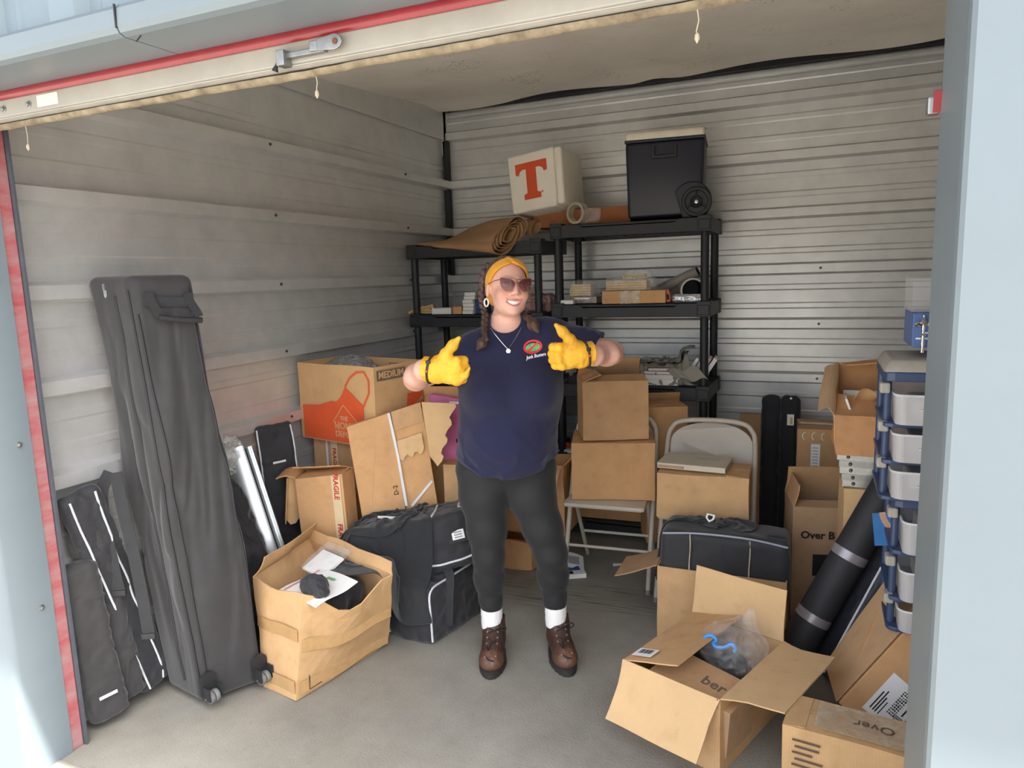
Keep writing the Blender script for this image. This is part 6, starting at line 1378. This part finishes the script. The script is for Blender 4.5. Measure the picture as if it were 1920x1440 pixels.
# paper scraps and booklets on the floor by the chair leg
ms = thing('booklet', 'white and blue booklet on the floor by the chair leg', 'booklet', (-1.18, 3.40, .0), (0, 0, math.radians(30)))
MB().box((0, 0, .012), (.16, .11, .024)).part('pages', M_paper, ms); MB().box((.01, .02, .0248), (.10, .05, .0012)).part('blue_print', M_blue, ms); MB().box((-.02, -.03, .0248), (.07, .03, .0012)).part('black_print', M_blk, ms)
ms2 = thing('leaflet', 'curled white leaflet leaning on the booklet behind the chair leg', 'leaflet', (-1.21, 3.49, .03), (math.radians(20), math.radians(12), math.radians(25))); MB().sheet(lambda u, v: (-.08+.16*u, -.06+.12*v, .02*math.sin(u*3)), 8, 4, .002).part('sheet', M_paper, ms2, smooth=True); MB().box((.02, .0, .0205), (.06, .06, .0006)).part('printed_block', MATS['print_grey'], ms2)
scr = thing('paper_scrap', 'torn white paper scrap on the concrete floor', 'paper', (-.955, 3.62, .002), (0, 0, .3)); MB().sheet(lambda u, v: (-.045+.09*u, (-.022+.044*v)*(1.2-u*.8), .008*u*u+.004*math.sin(v*4)), 5, 4, .001).part('scrap', M_paper, scr)
# ================================================================ right wall: leaning things, drawer towers, torn box
# --- two black banner bags standing against the back wall
for k, (x, lb) in enumerate(((-.236, 'black fabric tube bag standing by the back wall, left of the pair'), (-.135, 'black fabric tube bag with a white hang tag standing by the back wall'))):
    s = slim_bag(lb, (x, 4.22, .02), (x+.002, 4.25, .868), (1, .1, 0), .104, .07, mat('ink_nylon', (30, 31, 38), rough=.75, var=.1, bump=.2, bscale=300, sheen=.2), 601+4*k, 'tube bags by the back wall', amp=.003, cap_r=.034)
MB().tube([(.0, -.04, .83), (.0, -.042, .78), (.002, -.043, .745)], .0015, 5).part('tag_string', M_web2, s); MB().box((.0, -.044, .715), (.036, .002, .062)).part('hang_tag', M_paper, s); MB().box((.004, -.0455, .71), (.012, .001, .04)).part('printed_line', mat('print_yellow', (200, 180, 90), rough=.7), s); MB().lathe([(.007, 0), (.007, .003), (.004, .004)], 10, Matrix.Translation((0, -.037, .835)) @ Matrix.Rotation(math.pi/2, 4, 'X')).part('rivet', M_alu, s)
SB = corners((-.355, 4.36, 0), 0, .12, .05, .73); carton('flat_carton', 'narrow upright kraft carton behind the folding chair back', *SB, K2, seed=41)
# --- cartons at the back right
WW = corners((.06, 4.02, 0), 2, .30, .26, .755); cw = carton('cardboard_box', 'tall kraft box with a white label strip, by the back wall', *WW, K2, seed=42, tape=True)
p, n_, a_ = on_face(cw, *WW, 0, .30, .82, .005); decal([(-.022, -.10), (.022, -.10), (.022, .06), (-.022, .06)], M_paper, cw, p, n_, a_, 'label_strip')
for k in range(9): decal([(-.015, -.09+.016*k), (.012, -.09+.016*k), (.012, -.086+.016*k), (-.015, -.086+.016*k)], MATS['print_grey'], cw, p+n_*.0006, n_, a_, 'printed_line')
for k in range(3): decal(stroke(arc(-.05+.045*k, .10, .014, .02, 90, 250, 6), .004), M_paper, cw, p, n_, a_, 'printed_mark')
VV = ([(-.079, 3.27, 0), (.23, 3.34, 0), (.19, 3.60, 0), (-.125, 3.52, 0)], [(-.079, 3.27, .53), (.23, 3.34, .53), (.19, 3.60, .53), (-.125, 3.52, .53)]); cv_ = carton('cardboard_box', 'open brown box printed Over B beside the rolled black mat', *VV, K5, flaps={3: (65, .10, .2), 0: (10, .07), 2: (75, .13)}, seed=43, inner=K2)
p, n_, a_ = on_face(cv_, *VV, 0, .33, .76, .005); lettering('Over B', .048, M_blk, cv_, p, n_, a_, bold=.0012); p, n_, a_ = on_face(cv_, *VV, 0, .40, .50, .005); decal([(-.04, -.05), (.04, -.05), (.04, .05), (-.04, .05)], M_blk, cv_, p, n_, a_)
UU = ([(.115, 3.04, 0), (.42, 3.04, 0), (.42, 3.24, 0), (.10, 3.24, 0)], [(.115, 3.04, .70), (.42, 3.04, .70), (.42, 3.24, .70), (.10, 3.24, .70)]); carton('cardboard_box', 'tall plain tan box under the metal brackets at the right', *UU, K4, seed=44)
# --- galvanised brackets between the tall box and the torn box
for k in range(5):
    t = thing('metal_bracket', f'galvanised slotted bracket, {["lowest", "second", "third", "fourth", "topmost"][k]} in the stack under the torn box', 'bracket', (.25-.006*k, 3.10-.012*k, .7035+.0302*k), (0, 0, math.radians(-4+3*(k % 2))), 'stack of galvanised brackets')
    b = MB(); b.prism([(-.05, 0), (.05, 0), (.05, .028), (.047, .028), (.047, .003), (-.047, .003), (-.047, .028), (-.05, .028)], 'x', -.14, .14); b.part('channel', M_zinc, t)
    for x in (-.1, 0, .1): MB().lathe([(.007, 0), (.007, .004), (.004, .006)], 8, Matrix.Translation((x, -.052, .014)) @ Matrix.Rotation(math.pi/2, 4, 'X')).part('bolt', M_screw, t)
# --- torn box on top
TT = ([(.085, 2.93, .862), (.36, 2.95, .862), (.36, 3.25, .862), (.06, 3.22, .862)], [(.052, 2.925, 1.03), (.36, 2.95, 1.0), (.37, 3.25, 1.20), (.083, 3.2, 1.19)])
ct_ = carton('cardboard_box', 'torn and crushed orange-brown box on the brackets beside the drawer tower', *TT, cardboard('wet_board', (198, 150, 106)), flaps={2: (5, .09), 3: (150, .05, .8, .03), 0: (14, .15, .1, .02), 1: (25, .07)}, seed=45, warp=.016, inner=K5)
c0 = Vector(ct_['_c0']); MB().sheet(lambda u, v: Vector((.15+.14*u-.03*v, 3.02+.03*v+.02*u, 1.10-.06*v+.05*u*v+.012*math.sin(u*8)))-c0, 8, 6, .004).part('torn_flap', K2, ct_, smooth=True)
bx2 = thing('white_folder', 'white folders inside the torn box', 'folder', (.20, 3.08, .87)); MB().box((-.06, .0, .11), (.008, .2, .2), rot=(0, -.35, 0)).part('folder', M_paper, bx2); MB().box((.0, .06, .11), (.2, .008, .21), rot=(.1, 0, 0)).part('folder', M_wbox, bx2)
# --- rolled black mat with silver bands
rm = thing('rolled_mat', 'rolled black mat with two silver bands leaning to the right', 'mat', (-.075, 2.79, .05)); R0, R1 = Vector((0, 0, 0)), Vector((.34, .16, .70)); axr = (R1-R0).normalized(); sv = Vector((0, 0, 1)).cross(axr).normalized(); tv = axr.cross(sv)
def roll_pt(k, a, r): return R0.lerp(R1, k)+sv*(math.cos(a)*r)+tv*(math.sin(a)*r)
M_mat = mat('black_mat', (38, 39, 43), rough=.65, var=.1, scale=10, bump=.1, bscale=200)
def roll_s(u, v):
    a = v*2*math.pi*1.55+2.2; r = .052+.012*v; return roll_pt(u, a, r)
MB().sheet(roll_s, 16, 60, .005).part('rolled_sheet', M_mat, rm, smooth=True, angle=60)
MB().tube([roll_pt(.02, 0, 0), roll_pt(.98, 0, 0)], .046, 20).part('inner_roll', M_nyl2, rm, smooth=True)
for k in (.27, .62):
    pts = [roll_pt(k, 2*math.pi*i/36, .0665) for i in range(37)]; MB().ribbon(pts, axr, .035, .0012).part('band', mat('silver_band', (150, 146, 152), rough=.35, metal=.4), rm, smooth=True); MB().box((0, 0, 0), (.012, .045, .004), M=frame_on(roll_pt(k, -1.2, .0685), roll_pt(k, -1.2, 1)-R0.lerp(R1, k), sv)).part('buckle', M_alu, rm)
zc_ = slim_bag('flat black zipped case with grey piping leaning behind the cardboard', (.06, 2.81, .03), (.36, 2.955, .70), (.2, -1, .0), .17, .07, mat('slate_nylon', (42, 44, 52), rough=.6, var=.1, bump=.15, bscale=300), 621, None, piping=[(.5, .25), (.5, -.2)], amp=.004)
for k in range(3): MB().tube([(.0+.012*k, .045, .64), (.002+.012*k, .052, .615), (.0+.012*k, .05, .59)], .003, 6).part('zipper_pull', M_zinc, zc_)
br = thing('brochure', 'blue brochure with an orange corner tucked beside the drawer tower', 'brochure', at(1662, 992, 2.72), (math.radians(80), math.radians(-4), math.radians(12))); MB().box((0, 0, 0), (.085, .115, .004)).part('cover', mat('sky_print', (64, 122, 186), rough=.4, var=.1), br); decal(stroke(arc(.05, .06, .06, .07, 180, 300, 10), .02), mat('tan_print', (206, 160, 130), rough=.5), br, (0, 0, .0022), (0, 0, 1), (1, 0, 0)); lettering("S WORLD", .018, M_paper, br, (.02, -.02, .0022), (0, 0, 1), (0, 1, 0)) if False else lettering("'S WORKEY", .015, M_paper, br, (.012, -.02, .0022), (0, 0, 1), (.15, 1, 0)); decal([(.025, -.055), (.042, -.055), (.042, -.02), (.025, -.025)], M_org, br, (0, 0, .0024), (0, 0, 1), (1, 0, 0))
# --- long flat carton leaning with a shipping label
A_, D_ = Vector((.10, 2.40, .15)), Vector((.068, 2.67, .13)); B2, C2 = A_+Vector((.181, .10, .222))*1.30, D_+Vector((.185, .10, .30))*1.15; tv_ = Vector((.20, -.01, -.147))
sc = thing('leaning_carton', 'long kraft carton with a white shipping label leaning below the drawer tower', 'box', (.2, 2.5, 0)); c0 = Vector(sc.location)
def lid_pt(u, v): return (A_.lerp(D_, u)).lerp(B2.lerp(C2, u), v)-c0
b = MB(); q = [A_-c0, B2-c0, C2-c0, D_-c0]; b.hexa([v+tv_ for v in q], q); b.part('body', K3, sc, bevel=.003)
MB().sheet(lambda u, v: lid_pt(u, v)+Vector((-.0065, 0, .0045))*(1+.2*nz((u*3, v*3, 1))), 6, 8, .003).part('top_panel', cardboard('tan_panel', (196, 160, 122), .05), sc)
e_ = (B2-A_).normalized(); nl = e_.cross(tv_).normalized()
if nl.y > 0: nl = -nl
lp = A_+e_*.115+tv_*.46-c0; ul = e_
lab = MB().box((0, 0, 0), (.155, .115, .001), M=frame_on(lp+nl*.002, nl, ul)).part('shipping_label', M_paper, sc)
for k, (x0_, y0_, w_, h_) in enumerate(((-.06, .04, .07, .004), (-.06, .03, .08, .004), (-.06, .022, .06, .004), (-.06, .012, .05, .003), (-.015, -.045, .04, .005))): decal([(x0_, y0_), (x0_+w_, y0_), (x0_+w_, y0_+h_), (x0_, y0_+h_)], M_blk, lab, lp+nl*.0024, nl, ul, 'printed_line')
random.seed(3)
for k in range(44):
    x_ = -.025+.0085*(k % 11)-.0; y_ = -.006-.007*(k//11); decal([(x_, y_), (x_+.002+.005*random.random(), y_), (x_+.002+.005*random.random(), y_+.005), (x_, y_+.005)], M_blk, lab, lp+nl*.0024-ul*.01, nl, ul, 'printed_code')
for k in range(14): decal([(-.07+.0035*k, -.052), (-.0685+.0035*k+.0012*(k % 2), -.052), (-.0685+.0035*k+.0012*(k % 2), -.028), (-.07+.0035*k, -.028)], M_blk, lab, lp+nl*.0024, nl, ul, 'barcode_bar')
lettering('G', .016, M_blk, lab, lp+ul*.062-ul.cross(nl)*0+nl*.0024+(nl.cross(ul))*-.042, nl, ul)
# --- drawer towers on a crate
UC = corners((.535, 2.66, 0), 0, .31, .34, .383); carton('cardboard_box', 'kraft box under the plastic drawer tower behind the right jamb', *UC, K2, seed=46)
M_navf = mat('navy_frame', (58, 74, 108), rough=.4, var=.06); M_conn = mat('grey_connector', (170, 166, 156), rough=.6)
M_draw = mat('milky_plastic', (206, 206, 208), rough=.35, var=.03, alpha=.72)
def drawer_tower(label, x0, z0, drawers, top):
    t = thing('drawer_tower', label, 'drawers', (x0+.17, 2.66, z0), group='stacked plastic drawer towers'); W, D = .34, .33; h = drawers[-1][1]-z0+.02
    def ring(z, hh): return MB().prism([(-W/2, D/2), (-W/2, -D/2+.03), (-W/2+.008, -D/2+.008), (-W/2+.03, -D/2), (W/2, -D/2), (W/2, D/2)], 'z', z, z+hh)
    for (a, b_) in drawers: ring(a-z0-.016, .014).part('frame_shelf', M_navf, t, bevel=.003)
    ring(h-.004, .03).part('frame_top', M_navf, t, bevel=.004)
    if top:
        b = MB(); b.hexa([(-W/2-.004, -D/2-.004, h+.026), (W/2, -D/2-.004, h+.026), (W/2, D/2, h+.026), (-W/2-.004, D/2, h+.026)], [(-W/2+.02, -D/2+.03, h+.062), (W/2, -D/2+.03, h+.062), (W/2, D/2, h+.062), (-W/2+.02, D/2, h+.062)]); b.part('lid', mat('lid_grey', (176, 172, 162), rough=.6), t, bevel=.008, seg=2, smooth=True)
    for (px, py) in ((-W/2+.015, -D/2+.05), (-W/2+.015, D/2-.03), (W/2-.02, D/2-.03), (W/2-.02, -D/2+.05)): MB().tube([(px, py, -.0), (px, py, h)], .012, 12).part('post', M_navf, t, smooth=True)
    for (a, b_) in drawers:
        MB().box((-W/2+.006, -D/2+.045, b_-z0-.008), (.03, .05, .034)).part('connector', M_conn, t, bevel=.006)
        o = MB(); hh = b_-a-.022; yo = -.035; ol = [(-W/2+.03, D/2-.04)]+[(-W/2+.06+.03*math.cos(q), -D/2+.03+yo+.03*math.sin(q)) for q in [math.pi+math.pi/2*i/6 for i in range(7)]]+[(W/2-.02, -D/2+yo), (W/2-.02, D/2-.04)]
        n = len(ol); cxx = 0
        o.add([(x*.97, y*.98, a-z0) for x, y in ol]+[(x, y, a-z0+hh) for x, y in ol], [(i, (i+1) % n, n+(i+1) % n, n+i) for i in range(n)]+[tuple(range(n))[::-1]]); dr_ = o.part('drawer', M_draw, t)
        rim = MB(); rim.tube([(x, y, a-z0+hh) for x, y in ol], .004, 6, closed=True); rim.part('drawer_rim', mat('milky_rim', (214, 216, 220), rough=.4), dr_)
        MB().ribbon([(-W/2+.10, -D/2+yo-.004, a-z0+hh*.55), (W/2-.04, -D/2+yo-.004, a-z0+hh*.50)], (0, 1, 0), .014, .003).part('handle_lip', MATS['milky_rim'], dr_)
        MB().box((.02, .0, a-z0+hh*.35), (.2, .2, hh*.6)).part('contents', M_wbox, dr_, bevel=.01)
    return t
drawer_tower('upper milky plastic drawer tower with navy frame and grey lid', .195, .83, [(.845, .955), (.965, 1.075), (1.085, 1.20)], True)
drawer_tower('lower milky plastic drawer tower beneath the other one', .235, .385, [(.40, .495), (.505, .625), (.665, .79)], False)
zb = 1.315
bb = thing('blue_box', 'blue product box lying on the drawer tower', 'box', (.43, 2.70, zb+.0)); M_bb = mat('blue_carton', (84, 110, 164), rough=.5, var=.05); MB().box((0, 0, .055), (.31, .24, .108)).part('body', M_bb, bb, bevel=.003); MB().box((0, 0, .1095), (.312, .242, .002)).part('lid', M_bb, bb)
for k in range(3): MB().box((-.1+.01*k, -.1208, .03+.018*k), (.09-.02*k, .001, .005)).part('printed_line', M_paper, bb)
ac = thing('acrylic_box', 'clear acrylic display case on top of the blue box', 'case', (.42, 2.70, zb+.1112)); MB().box((0, 0, .055), (.30, .22, .108)).part('cover', mat('acrylic', (210, 212, 216), rough=.1, alpha=.22, var=.02), ac, bevel=.003); MB().box((0, 0, .006), (.28, .2, .010)).part('base_plate', MATS['acrylic'], ac)
orn = thing('cross_ornament', 'shiny chrome cross ornament hanging in front of the blue box', 'ornament', (.302, 2.555, 1.30)); M_chr = mat('chrome', (220, 220, 222), rough=.12, metal=1)
MB().lathe([(.003, 0), (.006, .004), (.004, .02), (.007, .03), (.005, .05), (.008, .058), (.004, .066), (.007, .09), (.012, .098), (.005, .105), (.003, .12)], 14).part('stem', M_chr, orn, smooth=True); MB().lathe([(.004, -.024), (.009, -.018), (.006, 0), (.009, .018), (.004, .024)], 12, Matrix.Translation((0, 0, .092)) @ Matrix.Rotation(math.pi/2, 4, 'Y')).part('arm', M_chr, orn, smooth=True); MB().box((0, .024, .112), (.006, .05, .004)).part('hook', M_chr, orn)
